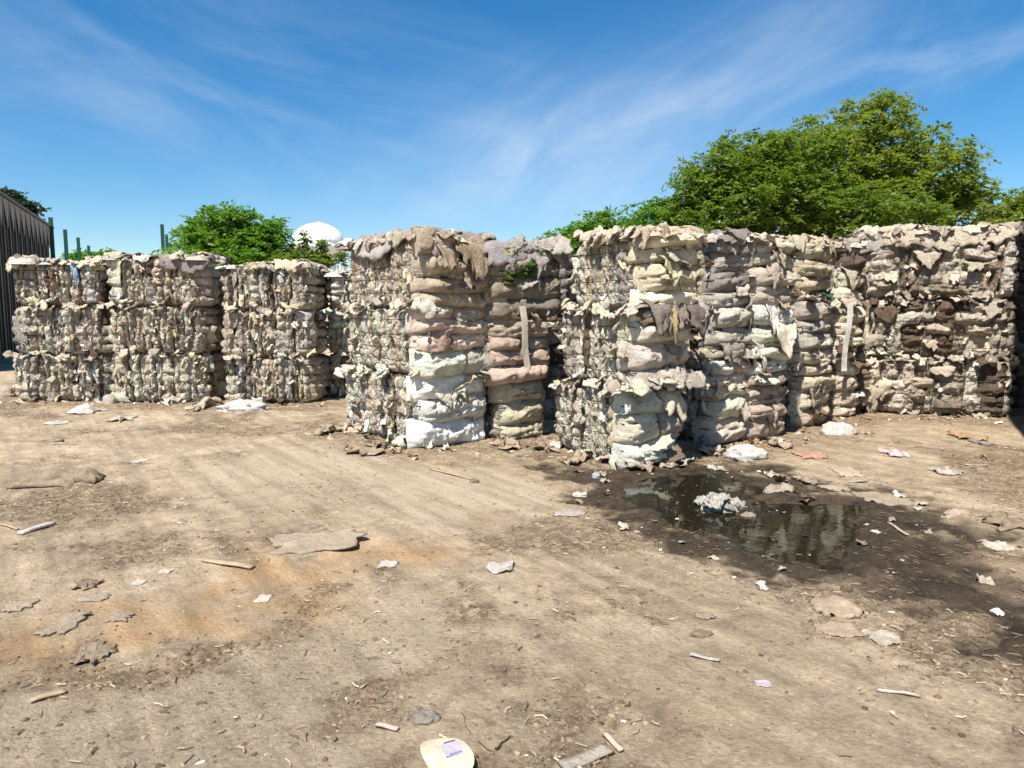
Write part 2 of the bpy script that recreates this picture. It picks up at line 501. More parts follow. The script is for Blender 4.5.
mu = N(nt, 'ShaderNodeMath', operation='MULTIPLY'); nt.links.new(attr('pale'), mu.inputs[0])
nt.links.new(maprange(nt, nB.outputs[0], 0.3, 0.7, 0.45, 1.0), mu.inputs[1])
c = mixc(nt, mu.outputs[0], c, (0.53, 0.43, 0.30))
c = mixc(nt, maprange(nt, attr('orange'), 0.1, 0.9, 0, 0.72), c, (0.53, 0.31, 0.14))
mu2 = N(nt, 'ShaderNodeMath', operation='MULTIPLY'); nt.links.new(attr('litter'), mu2.inputs[0])
nC = noise_node(nt, 14, 8, 0.75, 0.8, OC)
nt.links.new(maprange(nt, nC.outputs[0], 0.38, 0.62, 0.1, 0.95), mu2.inputs[1])
c = mixc(nt, mu2.outputs[0], c, (0.15, 0.10, 0.058))
mpT = N(nt, 'ShaderNodeMapping'); mpT.vector_type = 'TEXTURE'
mpT.inputs['Rotation'].default_value = (0, 0, 2.2); mpT.inputs['Scale'].default_value = (4.5, 0.42, 1)
nt.links.new(OC, mpT.inputs[0])
nT = noise_node(nt, 2.6, 6, 0.65, 0.35, mpT.outputs[0])
c = mixc(nt, 1.0, c, maprange(nt, nT.outputs[0], 0.34, 0.66, 0.75, 1.18), 'MULTIPLY')
nS = noise_node(nt, 30, 7, 0.72, 0.9, OC)
mu3 = N(nt, 'ShaderNodeMath', operation='MULTIPLY'); nt.links.new(maprange(nt, nS.outputs[0], 0.52, 0.62, 0, 0.85), mu3.inputs[0])
nt.links.new(maprange(nt, attr('litter'), 0.0, 0.8, 0.22, 1.0), mu3.inputs[1])
c = mixc(nt, mu3.outputs[0], c, (0.135, 0.09, 0.052))
mu4 = N(nt, 'ShaderNodeMath', operation='MULTIPLY'); nt.links.new(maprange(nt, nS.outputs[0], 0.42, 0.34, 0, 0.6), mu4.inputs[0])
nt.links.new(maprange(nt, attr('litter'), 0.0, 0.8, 0.25, 0.9), mu4.inputs[1])
c = mixc(nt, mu4.outputs[0], c, (0.60, 0.48, 0.33))
# pale and dark specks
vo = N(nt, 'ShaderNodeTexVoronoi'); vo.inputs['Scale'].default_value = 30; nt.links.new(OC, vo.inputs['Vector'])
vs = N(nt, 'ShaderNodeSeparateColor'); nt.links.new(vo.outputs['Color'], vs.inputs[0])
mlt = N(nt, 'ShaderNodeMath', operation='MULTIPLY')
nt.links.new(maprange(nt, vo.outputs['Distance'], 0.18, 0.3, 1, 0), mlt.inputs[0]); nt.links.new(maprange(nt, vs.outputs[0], 0.94, 0.97, 0, 0.5), mlt.inputs[1])
c = mixc(nt, mlt.outputs[0], c, (0.55, 0.48, 0.38))
mlt2 = N(nt, 'ShaderNodeMath', operation='MULTIPLY')
nt.links.new(maprange(nt, vo.outputs['Distance'], 0.2, 0.36, 1, 0), mlt2.inputs[0]); nt.links.new(maprange(nt, vs.outputs[1], 0.95, 0.98, 0, 0.5), mlt2.inputs[1])
c = mixc(nt, mlt2.outputs[0], c, (0.10, 0.072, 0.048))
# wet ground
wetn = N(nt, 'ShaderNodeMath', operation='MULTIPLY'); nt.links.new(attr('wet'), wetn.inputs[0])
nt.links.new(maprange(nt, nB.outputs[0], 0.28, 0.6, 0.75, 1.0), wetn.inputs[1])
nW = noise_node(nt, 3.5, 6, 0.7, 0.5, OC)
wc = mixc(nt, maprange(nt, nW.outputs[0], 0.38, 0.62, 0, 1), (0.022, 0.016, 0.011), (0.074, 0.050, 0.031))
c = mixc(nt, wetn.outputs[0], c, wc)
nt.links.new(c, b.inputs['Base Color'])
nt.links.new(maprange(nt, wetn.outputs[0], 0.2, 1.0, 0.95, 0.62), b.inputs['Roughness'])
b.inputs['Specular IOR Level'].default_value = 0.2
nD = noise_node(nt, 38, 8, 0.75, 0.4, OC)
bump(nt, b, nD.outputs[0], 1.0, 0.035)
ground.data.materials.append(m)

# water of the puddle
wm, nt, b = new_mat('muddy_water')
b.inputs['Base Color'].default_value = (0.013, 0.011, 0.006, 1)
b.inputs['Roughness'].default_value = 0.04
b.inputs['IOR'].default_value = 1.33
b.inputs['Specular IOR Level'].default_value = 0.5
tcn = N(nt, 'ShaderNodeTexCoord')
nb = noise_node(nt, 9, 3, 0.5, 0.2, tcn.outputs['Object'])
bump(nt, b, nb.outputs[0], 0.06, 0.02)
pc = np.array(PUDDLE); cen = pc.mean(0)
rim = cen + (pc - cen) * 1.12
V = [(cen[0], cen[1], WATER_Z)] + [(p[0], p[1], WATER_Z) for p in rim]
me = bpy.data.meshes.new('puddle_water')
me.from_pydata(V, [], [(0, i + 1, (i + 1) % len(rim) + 1) for i in range(len(rim))])
me.materials.append(wm); me.update()
tag(add('puddle_water', me), kind='structure')

# ------------------------------------------------------------------ carpet pieces
RN = np.random.RandomState(11)
rnd = random.Random(5)
def U(a, b): return rnd.uniform(a, b)
PAL_STRIP = [((0.66, 0.59, 0.47), 24), ((0.56, 0.48, 0.39), 16), ((0.47, 0.41, 0.36), 10), ((0.36, 0.31, 0.29), 8), ((0.73, 0.70, 0.63), 16),
             ((0.64, 0.54, 0.36), 8), ((0.26, 0.20, 0.16), 6), ((0.11, 0.08, 0.07), 6), ((0.40, 0.40, 0.40), 5), ((0.52, 0.40, 0.33), 8), ((0.42, 0.28, 0.16), 3)]
PAL_GREY = [((0.62, 0.56, 0.48), 16), ((0.50, 0.45, 0.40), 12), ((0.38, 0.33, 0.30), 8), ((0.22, 0.18, 0.16), 6), ((0.71, 0.67, 0.60), 12),
            ((0.54, 0.46, 0.31), 9), ((0.12, 0.10, 0.095), 5), ((0.38, 0.32, 0.30), 10), ((0.38, 0.39, 0.41), 5)]
PAL_PALE = [((0.74, 0.67, 0.55), 24), ((0.62, 0.54, 0.45), 14), ((0.50, 0.44, 0.39), 10), ((0.74, 0.71, 0.64), 16), ((0.62, 0.53, 0.36), 8),
            ((0.42, 0.36, 0.33), 6), ((0.22, 0.16, 0.12), 5), ((0.58, 0.43, 0.34), 6), ((0.55, 0.57, 0.56), 5), ((0.10, 0.08, 0.07), 2)]
def pick(pal, j=0.12):
    tot = sum(w for _, w in pal); r = rnd.random() * tot
    for c, w in pal:
        r -= w
        if r <= 0: break
    k = 1 + U(-j, j)
    if c[0] > 0.3: c = tuple(0.80 * ch + 0.125 for ch in c)
    return tuple(min(0.80, max(0.02, ch * k * f * (1 + U(-0.03, 0.03)))) for ch, f in zip(c, (1.14, 1.095, 0.985)))

class Face:
    """a side of a bale: o = lower left corner, es along it, en outward (bale-local)"""
    def __init__(s, o, es, en, w, h):
        s.o = np.array(o, float); s.es = np.array(es, float); s.en = np.array(en, float); s.w = w; s.h = h
    def pt(s, S, T, Nn):
        return s.o + S[..., None] * s.es + Nn[..., None] * s.en + T[..., None] * np.array([0, 0, 1.0])

def pinch(T, wires):
    wr = np.array(wires)
    d = np.min(np.abs(T[..., None] - wr), axis=-1)
    gap = np.mean(np.diff(wr))
    return np.clip(d / (0.36 * gap), 0, 1) ** 0.55

def corner(S, w, k=0.085, r=0.11):
    """how far a face falls back towards its two upright corners"""
    d = np.clip(np.minimum(S, w - S) / r, -0.6, 1)
    return k * (1 - d) ** 2

def strip_face(parent, fc, wires, pal, res, wmin=0.05, wmax=0.15, mat=None, out=1.0, flat=1.0, pleat=0.0):
    s = 0.0
    nb = len(wires) - 1
    while s < fc.w - 0.03:
        w = U(wmin, wmax) if rnd.random() > 0.12 else U(wmax, wmax * 1.9)
        w = min(w, fc.w - s + 0.03)
        k = 0
        cc = pick(pal)
        while k < nb:
            run = rnd.choice([1, 1, 1, 2, 2, 3, nb] if flat > 0.8 else [1, 2, 3, nb, nb]); run = min(run, nb - k)
            t0, t1 = wires[k] - 0.012 + U(-0.02, 0.02), wires[k + 1 + run - 1] + 0.012 + U(-0.02, 0.02)
            nu = res; nv = max(5, int(round(res * 1.25 * (t1 - t0) / 0.16)))
            u, v = np.meshgrid(np.linspace(0, 1, nu + 1), np.linspace(0, 1, nv + 1))
            ww = w * U(0.8, 1.5); s0 = s + U(-0.025, 0.025) - 0.1 * w
            T = t0 + (t1 - t0) * v
            sx, sy, sz = U(0, 90), U(0, 90), U(0, 90)
            ua = u ** U(0.55, 1.8)
            bb = np.clip(1 - np.abs(2 * ua - 1) ** U(1.6, 3.0), 0, 1) ** 0.6
            ve = np.clip(1 - np.abs(2 * v - 1) ** 10, 0, 1) ** 0.5
            p = 1 - U(0.45, 0.95) * (1 - pinch(T, wires))
            A = min(0.09, 0.02 + 0.40 * w) * U(0.5, 1.3) * (0.4 + 0.6 * flat)
            n0 = U(-0.045, 0.05) * flat
            xx = u * ww
            wx = xx + 0.05 * gnoise(xx * 9 + sy, T * 9 + sx, np.full_like(u, sz + 9))
            wt_ = T + 0.05 * gnoise(xx * 9 + sz, T * 9 + sy, np.full_like(u, sx + 4))
            c1 = gnoise(wx * 13 + sx, wt_ * 9 + sy, np.full_like(u, sz))
            c2 = gnoise(wx * 24 + sy, wt_ * 19 + sz, np.full_like(u, sx))
            c3 = gnoise(wx * 50 + sz, wt_ * 40 + sx, np.full_like(u, sy))
            gv = 0.05 * min(1.0, 0.2 + 0.75 * flat)
            Nn = -gv + bb * ve * (gv + n0 + A * (0.15 + 0.85 * p) + flat * (0.050 * c1 + 0.085 * (0.30 - np.abs(c2)) + 0.035 * (0.3 - np.abs(c3))) * (0.35 + 0.65 * p))
            if pleat:
                Nn = Nn + bb * ve * pleat * (0.28 - np.abs(gnoise(xx * 26 + sy, T * 4 + sx, np.full_like(u, sz + 2))))
            S = s0 + xx + 0.045 * gnoise(T * 5 + sx, np.full_like(u, sy), u * 0.6) + 0.024 * c2 * bb
            T = T + 0.026 * gnoise(xx * 20 + sz, T * 14, np.full_like(u, sx + 3))
            P = fc.pt(S, T, Nn * out - corner(S, fc.w) - 0.13 * np.abs(2 * T / fc.h - 1) ** 8)
            if rnd.random() < 0.6: cc = pick(pal, 0.2)
            add('carpet_fold', mesh_np('carpet_fold', P, gridq(nu, nv), mat=mat or M_EDGE), parent, cc)
            k += run
        s += w * 0.92

def scraps_batch(n, a, b_, M, pos, res, crumple, rs, flatness=1.0):
    """n small crumpled scraps at once; a, b_ sizes, M (n,3,3) orientation, pos (n,3)"""
    u, v = np.meshgrid(np.linspace(-0.5, 0.5, res + 1), np.linspace(-0.5, 0.5, res + 1))
    u = np.broadcast_to(u, (n,) + u.shape); v = np.broadcast_to(v, u.shape)
    k = rs.uniform(0, 200, n)[:, None, None] + 0 * u
    X = u * a[:, None, None]; Y = v * b_[:, None, None]; L = np.maximum(a, b_)[:, None, None]
    def nn(f, q): return gnoise(u * f + k + q, v * f + k * 0.7, k * 1.3 + q)
    bend = rs.uniform(-1, 1, n)[:, None, None]
    Z = L * crumple * (0.45 * nn(2.2, 0) + 0.30 * (0.3 - np.abs(nn(4.3, 3)))) + L * bend * (1.2 * u * u)
    X = X + L * crumple * 0.28 * nn(3.2, 7); Y = Y + L * crumple * 0.28 * nn(3.2, 9)
    P = np.stack([X, Y, Z], 3).reshape(n, -1, 3)
    P = np.einsum('nij,nkj->nki', M, P) + pos[:, None, :]
    q = gridq(res, res); m_ = (res + 1) ** 2
    Q = (q[None] + (np.arange(n) * m_)[:, None, None]).reshape(-1, 4)
    return P.reshape(-1, 3), Q, m_
TRS = np.random.RandomState(123)
def tufts(parent, fc, n, pal, wires, smin=0.04, smax=0.13, upright=0.8):
    """small ragged ends of cloth that stick out all over a face"""
    rs = TRS
    a = rs.uniform(smin, smax, n) * 0.8; b_ = a * rs.uniform(1.0, 3.4, n)
    B = face_basis(fc)
    Ms = []
    for i in range(n):
        # cloth x along the face, y upright, z outward, turned edge-on at random
        base = np.stack([fc.es, np.array([0, 0, 1.0]), fc.en], 1)
        Ms.append(base @ rotm('Y', U(-1.2, 1.2)) @ rotm('X', U(-0.7, 0.3)) @ rotm('Z', U(-upright, upright) * (1.0 if rnd.random() < 0.5 else 0.3)))
    S = rs.uniform(0.0, fc.w, n); 
    T = np.where(rs.uniform(0, 1, n) < 0.45, np.array(wires)[rs.randint(0, len(wires), n)] + rs.normal(0, 0.03, n), rs.uniform(0.0, fc.h, n))
    T = np.clip(T, 0.03, fc.h + 0.02)
    Nn = rs.uniform(-0.01, 0.06, n) - corner(S, fc.w) - 0.12 * np.abs(2 * T / fc.h - 1) ** 8
    pos = fc.pt(S, T, Nn)
    V, Q, m_ = scraps_batch(n, a, b_, np.array(Ms), pos, 4, 0.8, rs)
    cols = np.array([pick(pal, 0.2) for i in range(n)])
    return V, Q, np.repeat(cols, m_, 0)
def build_tufts(parent, lst):
    Vs, Qs, Cs, k = [], [], [], 0
    for V, Q, C in lst:
        Vs.append(V); Qs.append(Q + k); Cs.append(C); k += len(V)
    V = np.concatenate(Vs); C = np.concatenate(Cs)
    me = mesh_np('ragged_ends', V, np.concatenate(Qs), True, M_TUFT)
    at = me.attributes.new('scrap_colour', 'FLOAT_COLOR', 'POINT')
    at.data.foreach_set('color', np.concatenate([C, np.ones((len(C), 1))], 1).astype(np.float32).ravel())
    o = add('ragged_ends', me, parent); o['kind'] = 'stuff'
    return o

def roll_piece(parent, fc, s0, s1, t0, t1, A, col, res, mat, n0=0.0, folds=1, skew=0.0, name='carpet_roll', pleat=0.0):
    nu = max(8, int(res * 2.4 * (s1 - s0) / 0.5)); nv = max(7, int(res * 1.2 * (t1 - t0) / 0.17))
    u, v = np.meshgrid(np.linspace(0, 1, nu + 1), np.linspace(0, 1, nv + 1))
    S = s0 + (s1 - s0) * u; T = t0 + (t1 - t0) * v
    a, b_, c_ = U(0, 90), U(0, 90), U(0, 90)
    ends = np.clip(1 - np.abs(2 * u - 1) ** 7, 0, 1) ** 0.55
    prof = np.clip(1 - np.abs(2 * v - 1) ** 2.3, 0, 1) ** 0.55
    sag = 0.25 * (0.5 - v) * prof
    lo = gnoise(S * 3.2 + a, T * 5 + b_, np.full_like(u, c_))
    dg = U(-1.2, 1.2)
    w1 = gnoise((S + dg * T) * 5 + b_, (T - 0.3 * S) * 13 + c_, np.full_like(u, a))
    w2 = gnoise((S + dg * T) * 13 + c_, T * 28 + a, np.full_like(u, b_))
    w3 = gnoise(S * 34 + c_, T * 50 + a, np.full_like(u, b_))
    Nn = -0.06 + ends * prof * (0.06 + n0 + A * (1 + 0.55 * lo) + sag * A + 0.035 * w1 + 0.040 * (0.32 - np.abs(w2)) + 0.006 * w3) - 0.6 * corner(S, fc.w)
    if pleat:
        Nn = Nn + ends * prof * pleat * (0.28 - np.abs(gnoise((S + 0.25 * dg * T) * 17 + b_, T * 3 + a, np.full_like(u, c_ + 5))))
    for i in range(folds):
        vf = U(0.25, 0.75) + U(-0.18, 0.18) * (u - 0.5) + 0.05 * gnoise(S * 6 + a, np.full_like(u, i + b_), np.full_like(u, 0.3))
        Nn = Nn - ends * 0.035 * U(0.6, 1.2) * np.exp(-((v - vf) / 0.045) ** 2)
    T = T + skew * (u - 0.5) + 0.035 * gnoise(S * 4 + a, np.full_like(u, b_), v * 0.5)
    S = S + 0.02 * gnoise(T * 9 + c_, np.full_like(u, a), u * 0.5)
    P = fc.pt(S, T, Nn)
    return add(name, mesh_np(name, P, gridq(nu, nv), mat=mat), parent, col)

def rag_points(a, b, res, crumple):
    u, v = np.meshgrid(np.linspace(-0.5, 0.5, res + 1), np.linspace(-0.5, 0.5, res + 1))
    e = 1 + 0.22 * gnoise(np.arctan2(v, u) * 2.2 + U(0, 50), np.full_like(u, U(0, 50)), np.full_like(u, 0.5))
    e = e * (1 + 0.26 * gnoise(np.arctan2(v, u) * 6 + U(0, 50), np.full_like(u, U(0, 50)), np.full_like(u, 0.5)))
    k_ = 0.35
    u = u * (1 - k_ + k_ * np.sqrt(1 - 2 * v * v)); v = v * (1 - k_ + k_ * np.sqrt(np.clip(1 - 2 * u * u, 0, 1)))
    X = u * a * e; Y = v * b * e
    s = U(0, 60); L = max(a, b)
    def nn(f, k): return gnoise(X / L * f + s + k, Y / L * f - s, np.full_like(u, k + 0.5))
    Z = crumple * L * (0.30 * nn(2.0, 0) + 0.20 * (0.4 - np.abs(nn(4.2, 3))) + 0.09 * nn(9, 5))
    X = X + crumple * L * (0.16 * nn(3, 7) + 0.06 * nn(8, 11)); Y = Y + crumple * L * (0.16 * nn(3, 9) + 0.06 * nn(8, 13))
    return np.stack([X, Y, Z], 2)
def rotm(ax, ang): return np.array(Matrix.Rotation(ang, 3, ax))

def rag(parent, pos, a, b, M, col, res=7, crumple=0.7, th=0.010, mat=None, name='loose_flap'):
    P = rag_points(a, b, res, crumple) @ M.T + np.array(pos)
    V, Q = thick_grid(P, th)
    return add(name, mesh_np(name, V, Q, mat=mat or M_CARPET), parent, col)

def fold_over(P, L, D, H, inset=0.0):
    """cloth beyond the rim of a bale's top hangs down its side"""
    P = P.copy()
    for ax, half in ((0, L / 2 + inset), (1, D / 2 + inset)):
        ex = np.abs(P[..., ax]) - half
        o = ex > 0
        sg = np.sign(P[..., ax])
        r = np.clip(ex, 0, None)
        P[..., ax] = np.where(o, sg * (half + 0.05 * (1 - np.exp(-r / 0.05)) + 0.22 * r), P[..., ax])
        P[..., 2] = np.where(o, P[..., 2] - 0.85 * r * (1 - np.exp(-r / 0.06)), P[..., 2])
    return P
def top_rag(parent, x, y, L, D, H, a, b_, col, crumple=0.6, res=9, th=0.014, name='draped_cloth', rz=None, lift=0.0):
    P = rag_points(a, b_, res, crumple)
    P[..., 2] = np.abs(P[..., 2]) * 0.9
    P = P @ rotm('Z', U(0, 6.28) if rz is None else rz).T + np.array([x, y, H + 0.015 + lift])
    P = fold_over(P, L, D, H)
    V, Q = thick_grid(P, th)
    return add(name, mesh_np(name, V, Q, mat=M_CARPET), parent, col)
def top_lump(parent, x, y, H, a, b_, h, col, rz):
    u, v = np.meshgrid(np.linspace(-1, 1, 15), np.linspace(-1, 1, 11))
    sd = U(0, 90)
    r = np.clip(1 - np.abs(u) ** 3, 0, 1) ** 0.5 * np.clip(1 - np.abs(v) ** 2.4, 0, 1) ** 0.5
    nz = gnoise(u * 1.6 + sd, v * 1.6, u * 0 + sd); n2_ = gnoise(u * 4 + sd, v * 3.3, u * 0 + sd)
    Z = r * h * (1 + 0.5 * nz + 0.7 * (0.3 - np.abs(n2_))) - 0.02
    X = u * a * (1 + 0.15 * nz); Y = v * b_ * (1 + 0.2 * n2_)
    P = np.stack([X, Y, Z], 2) @ rotm('Z', rz).T + np.array([x, y, H])
    add('top_fold', mesh_np('top_fold', P, gridq(14, 10), mat=M_CARPET), parent, col)

def face_basis(fc):
    return np.stack([fc.es, fc.en, np.array([0, 0, 1.0])], 1)

def fringe(parent, fc, t, n, pal, lo=0.10, hi=0.30, droop=0.9, outm=0.05, res=7):
    B = face_basis(fc)
    for i in range(n):
        s = U(-0.02, fc.w + 0.02); a = U(lo, hi); b_ = U(lo, hi) * 0.8
        M = B @ rotm('X', -U(0.1, droop + 0.5)) @ rotm('Y', U(-0.7, 0.7)) @ rotm('Z', U(-0.8, 0.8))
        p = fc.o + fc.es * s + fc.en * (outm + U(-0.03, 0.06)) + np.array([0, 0, t + U(-0.05, 0.05)])
        rag(parent, p, a, b_, M, pick(pal), res, U(0.6, 1.0), 0.012)

def drape(parent, fc, s, t, w, l, col, outm=0.07, mat=None, name='hanging_flap', taper=0.2, res=8, kick=0.06):
    """a carpet end hanging down the face from height t"""
    u, v = np.meshgrid(np.linspace(-0.5, 0.5, res + 1), np.linspace(0, 1, res + 3))
    a = U(0, 60)
    ww = w * (1 - taper * v) * (1 + 0.45 * gnoise(v * 3.1 + a, np.full_like(u, a), np.sign(u) * 3.3 + a))
    S = s + u * ww + 0.06 * l * gnoise(v * 2 + a, u, np.full_like(u, a)) + U(-0.12, 0.12) * l * v
    T = t - l * v * (1 + 0.55 * gnoise(u * 3.4 + a, np.full_like(u, a), np.full_like(u, 1.5))) + 0.03
    Nn = outm * (1 - np.exp(-v * 9)) + kick * v + 0.045 * gnoise(u * 3.5 * w / 0.3 + a, v * 2 * l / 0.3, np.full_like(u, a)) + 0.02 * gnoise(u * 9 + a, v * 8, np.full_like(u, a)) + 0.01
    P = fc.pt(S, T, Nn)
    V, Q = thick_grid(P, 0.012)
    return add(name, mesh_np(name, V, Q, mat=mat or M_CARPET), parent, col)

def core_mesh(L, D, H, top):
    parts = []
    n = 9
    a = np.linspace(-0.5, 0.5, n + 1)
    i, j = np.meshgrid(a, a)
    o = np.full_like(i, 0.5)
    for P in ((i, -o, j), (o, i, j), (-i, o, j), (-o, -i, j), (i, j, o), (i, -j, -o)):
        parts.append((np.stack(P, 2).reshape(-1, 3), gridq(n, n)))
    V, Q = join(parts)
    X = V * np.array([L - 0.10, D - 0.10, H - 0.02]); X[:, 2] += H / 2
    sd = U(0, 60)
    d = 0.05 * gnoise(X[:, 0] * 3.1 + sd, X[:, 1] * 3.1, X[:, 2] * 4) + 0.025 * gnoise(X[:, 0] * 9 + sd, X[:, 1] * 9, X[:, 2] * 9)
    X[:, 0] += d * np.sign(V[:, 0]) * (np.abs(V[:, 0]) > 0.3); X[:, 1] += d * np.sign(V[:, 1]) * (np.abs(V[:, 1]) > 0.3)
    if top: X[:, 2] += (V[:, 2] > 0.49) * (d * 1.2)
    return mesh_np('packed_core', X, Q, mat=M_CORE)

def wire_mesh(L, D, t, off):
    pts = []
    x, y = L / 2 + off, D / 2 + off
    cs = [(-x, -y), (x, -y), (x, y), (-x, y)]
    for k in range(4):
        p, q = cs[k], cs[(k + 1) % 4]
        for f in np.linspace(0, 1, 7)[:-1]:
            cut = 0.05 if f == 0 else 0
            px, py = p[0] + (q[0] - p[0]) * f, p[1] + (q[1] - p[1]) * f
            pts.append((px * (1 - cut), py * (1 - cut), t + U(-0.012, 0.012)))
    pts.append(pts[0])
    V, Q = tube(pts, 0.0055, 5, caps=False)
    return mesh_np('baling_wire', V, Q, mat=M_WIRE)

def bale(loc, rz, L, D, H, faces, label, pal=PAL_STRIP, rollpal=None, bands=5, res=7, top=False, rollmat=None, ragn=6, rollA=0.10, film=0.0, toprag=14, wmin=0.05, wmax=0.15, group=None, roll_split=0.28, tuft=70, flat=1.0, pleat=0.0):
    e = empty('carpet_bale', loc, rz, label, 'bale', group)
    add('packed_core', core_mesh(L, D, H, top), e, (0.2, 0.15, 0.12))
    wires = [0.0] + [H * (k / bands) + U(-0.02, 0.02) for k in range(1, bands)] + [H]
    F4 = {'front': Face((-L / 2, -D / 2, 0), (1, 0, 0), (0, -1, 0), L, H),
          'right': Face((L / 2, -D / 2, 0), (0, 1, 0), (1, 0, 0), D, H),
          'back': Face((L / 2, D / 2, 0), (-1, 0, 0), (0, 1, 0), L, H),
          'left': Face((-L / 2, D / 2, 0), (0, -1, 0), (-1, 0, 0), D, H)}
    tl = []
    for k, typ in faces.items():
        fc = F4[k]
        if typ == 'strips':
            strip_face(e, fc, wires, pal, res, wmin, wmax, flat=flat, pleat=pleat)
            tl.append(tufts(e, fc, int(tuft * fc.w * H), pal, wires, 0.025, 0.085))
            fringe(e, fc, H - 0.01, int(ragn * fc.w), pal, 0.08, 0.20, res=6)
            fringe(e, fc, 0.05, int(ragn * 0.4 * fc.w), pal, 0.08, 0.2, res=6)
            fringe(e, fc, H * 0.5, int(ragn * 0.3 * fc.w), pal, 0.06, 0.13, res=5)
        elif typ == 'coarse':
            strip_face(e, fc, wires, pal, 4, 0.10, 0.26)
        elif typ == 'rolls':
            rp = rollpal or pal
            tl.append(tufts(e, fc, int(tuft * 0.16 * fc.w * H), rp, wires, 0.05, 0.14))
            t = 0.0; edges = [0.0]
            while t < H - 0.11:
                t += U(0.13, 0.30); edges.append(t)
            edges[-1] = H
            last = None
            for t0, t1 in zip(edges[:-1], edges[1:]):
                if last is None or rnd.random() < 0.75: last = tuple(min(0.82, 1.16 * q_) for q_ in pick(rp, 0.12))
                mat = M_FILM if rnd.random() < film else M_CARPET
                ov = 0.02
                if rnd.random() < roll_split:
                    sp = U(0.35, 0.65) * fc.w
                    roll_piece(e, fc, -0.05, sp + 0.02, t0 - ov, t1 + ov, rollA * U(0.7, 1.3), last, res, mat, U(-0.02, 0.03), rnd.choice([0, 1, 1]))
                    roll_piece(e, fc, sp - 0.02, fc.w + 0.04, t0 - ov, t1 + ov, rollA * U(0.7, 1.3), pick(rp), res, mat, U(-0.02, 0.03), rnd.choice([0, 1, 1]))
                else:
                    roll_piece(e, fc, -0.05 + U(-0.03, 0.04), fc.w + 0.04 + U(-0.05, 0.03), t0 - ov, t1 + ov, rollA * U(0.75, 1.3), last, res, mat, U(-0.04, 0.04), rnd.choice([0, 0, 1, 1, 2]), U(-0.07, 0.07), pleat=rnd.choice([0, 0.03, 0.07]))
            fringe(e, fc, H - 0.01, int(ragn * 0.45 * fc.w), rp, 0.12, 0.32, res=7)
            for q in range(rnd.choice([0, 1, 1, 2])):
                drape(e, fc, U(0.1, fc.w - 0.1), H * U(0.45, 1.0), U(0.10, 0.42), U(0.10, 0.32), pick(rp if rnd.random() < 0.6 else PAL_PALE, 0.15), U(0.06, 0.11), None, 'hanging_flap', U(0.1, 0.7), 9, U(0.0, 0.10))
            for q in range(rnd.choice([0, 1, 2])):
                B = face_basis(fc)
                p = fc.o + fc.es * U(0.05, fc.w - 0.05) + fc.en * U(0.06, 0.11) + np.array([0, 0, U(0.1, H)])
                rag(e, p, U(0.18, 0.42), U(0.10, 0.22), B @ rotm('X', -U(0.3, 1.3)) @ rotm('Y', U(-0.5, 0.5)), pick(rp if rnd.random() < 0.5 else PAL_PALE, 0.15), 9, U(0.6, 0.9), 0.012)
    for k in range(1, bands):
        add('baling_wire', wire_mesh(L, D, wires[k], 0.042 if flat > 0.7 else 0.034), e)
    if top:
        tp = rollpal or pal
        for q in range(int(toprag * 0.6)):
            side = rnd.choice(list(faces)); fc = F4[side]
            pp = fc.o + fc.es * U(0.1, fc.w - 0.1) - fc.en * U(0.06, 0.2)
            top_lump(e, pp[0], pp[1], H - 0.03, U(0.15, 0.32), U(0.12, 0.2), U(0.05, 0.11), pick(tp), math.atan2(fc.es[1], fc.es[0]) + U(-0.5, 0.5))
        for q in range(toprag):
            px, py = U(-L / 2, L / 2), U(-D / 2, D / 2)
            if q < toprag * 0.85:
                fc = F4[rnd.choice(list(faces))]
                pp = fc.o + fc.es * U(0, fc.w) - fc.en * U(-0.04, 0.12); px, py = pp[0], pp[1]
            top_rag(e, px, py, L, D, H, U(0.2, 0.5), U(0.2, 0.5), pick(tp), U(0.5, 0.9), 9, lift=U(0, 0.06))
    if tl: build_tufts(e, tl)
    return e, F4, wires

LEVEL = ['bottom', 'middle', 'top']
def stack(P, u, Wd, Dp, hs, faces, labels, lean=(0, 0), jit=0.03, opts=None, **kw):
    """P = near left ground corner of the front face, u = direction of that face"""
    u = Vector((u[0], u[1], 0)).normalized(); v = Vector((-u.y, u.x, 0))
    rz = math.atan2(u.y, u.x)
    z = 0.0; out = []
    for k, h in enumerate(hs):
        c = Vector((P[0], P[1], 0)) + u * (Wd / 2) + v * (Dp / 2) + Vector(((lean[0] * k if isinstance(lean[0], float) or lean[0] == 0 else lean[0][k]) + U(-jit, jit), lean[1] * k + U(-jit, jit) * 0.6, 0))
        kk = dict(kw)
        if opts and opts.get(k): kk.update(opts[k])
        W2 = kk.pop('W', Wd)
        fcs = kk.pop('faces', faces)
        out.append(bale((c.x, c.y, z), rz + U(-0.03, 0.03), W2 + U(-0.03, 0.03), Dp, h, fcs, labels[k], top=(k == len(hs) - 1), **kk))
        z += h
    return out

GS = 'carpet bales stacked three high'
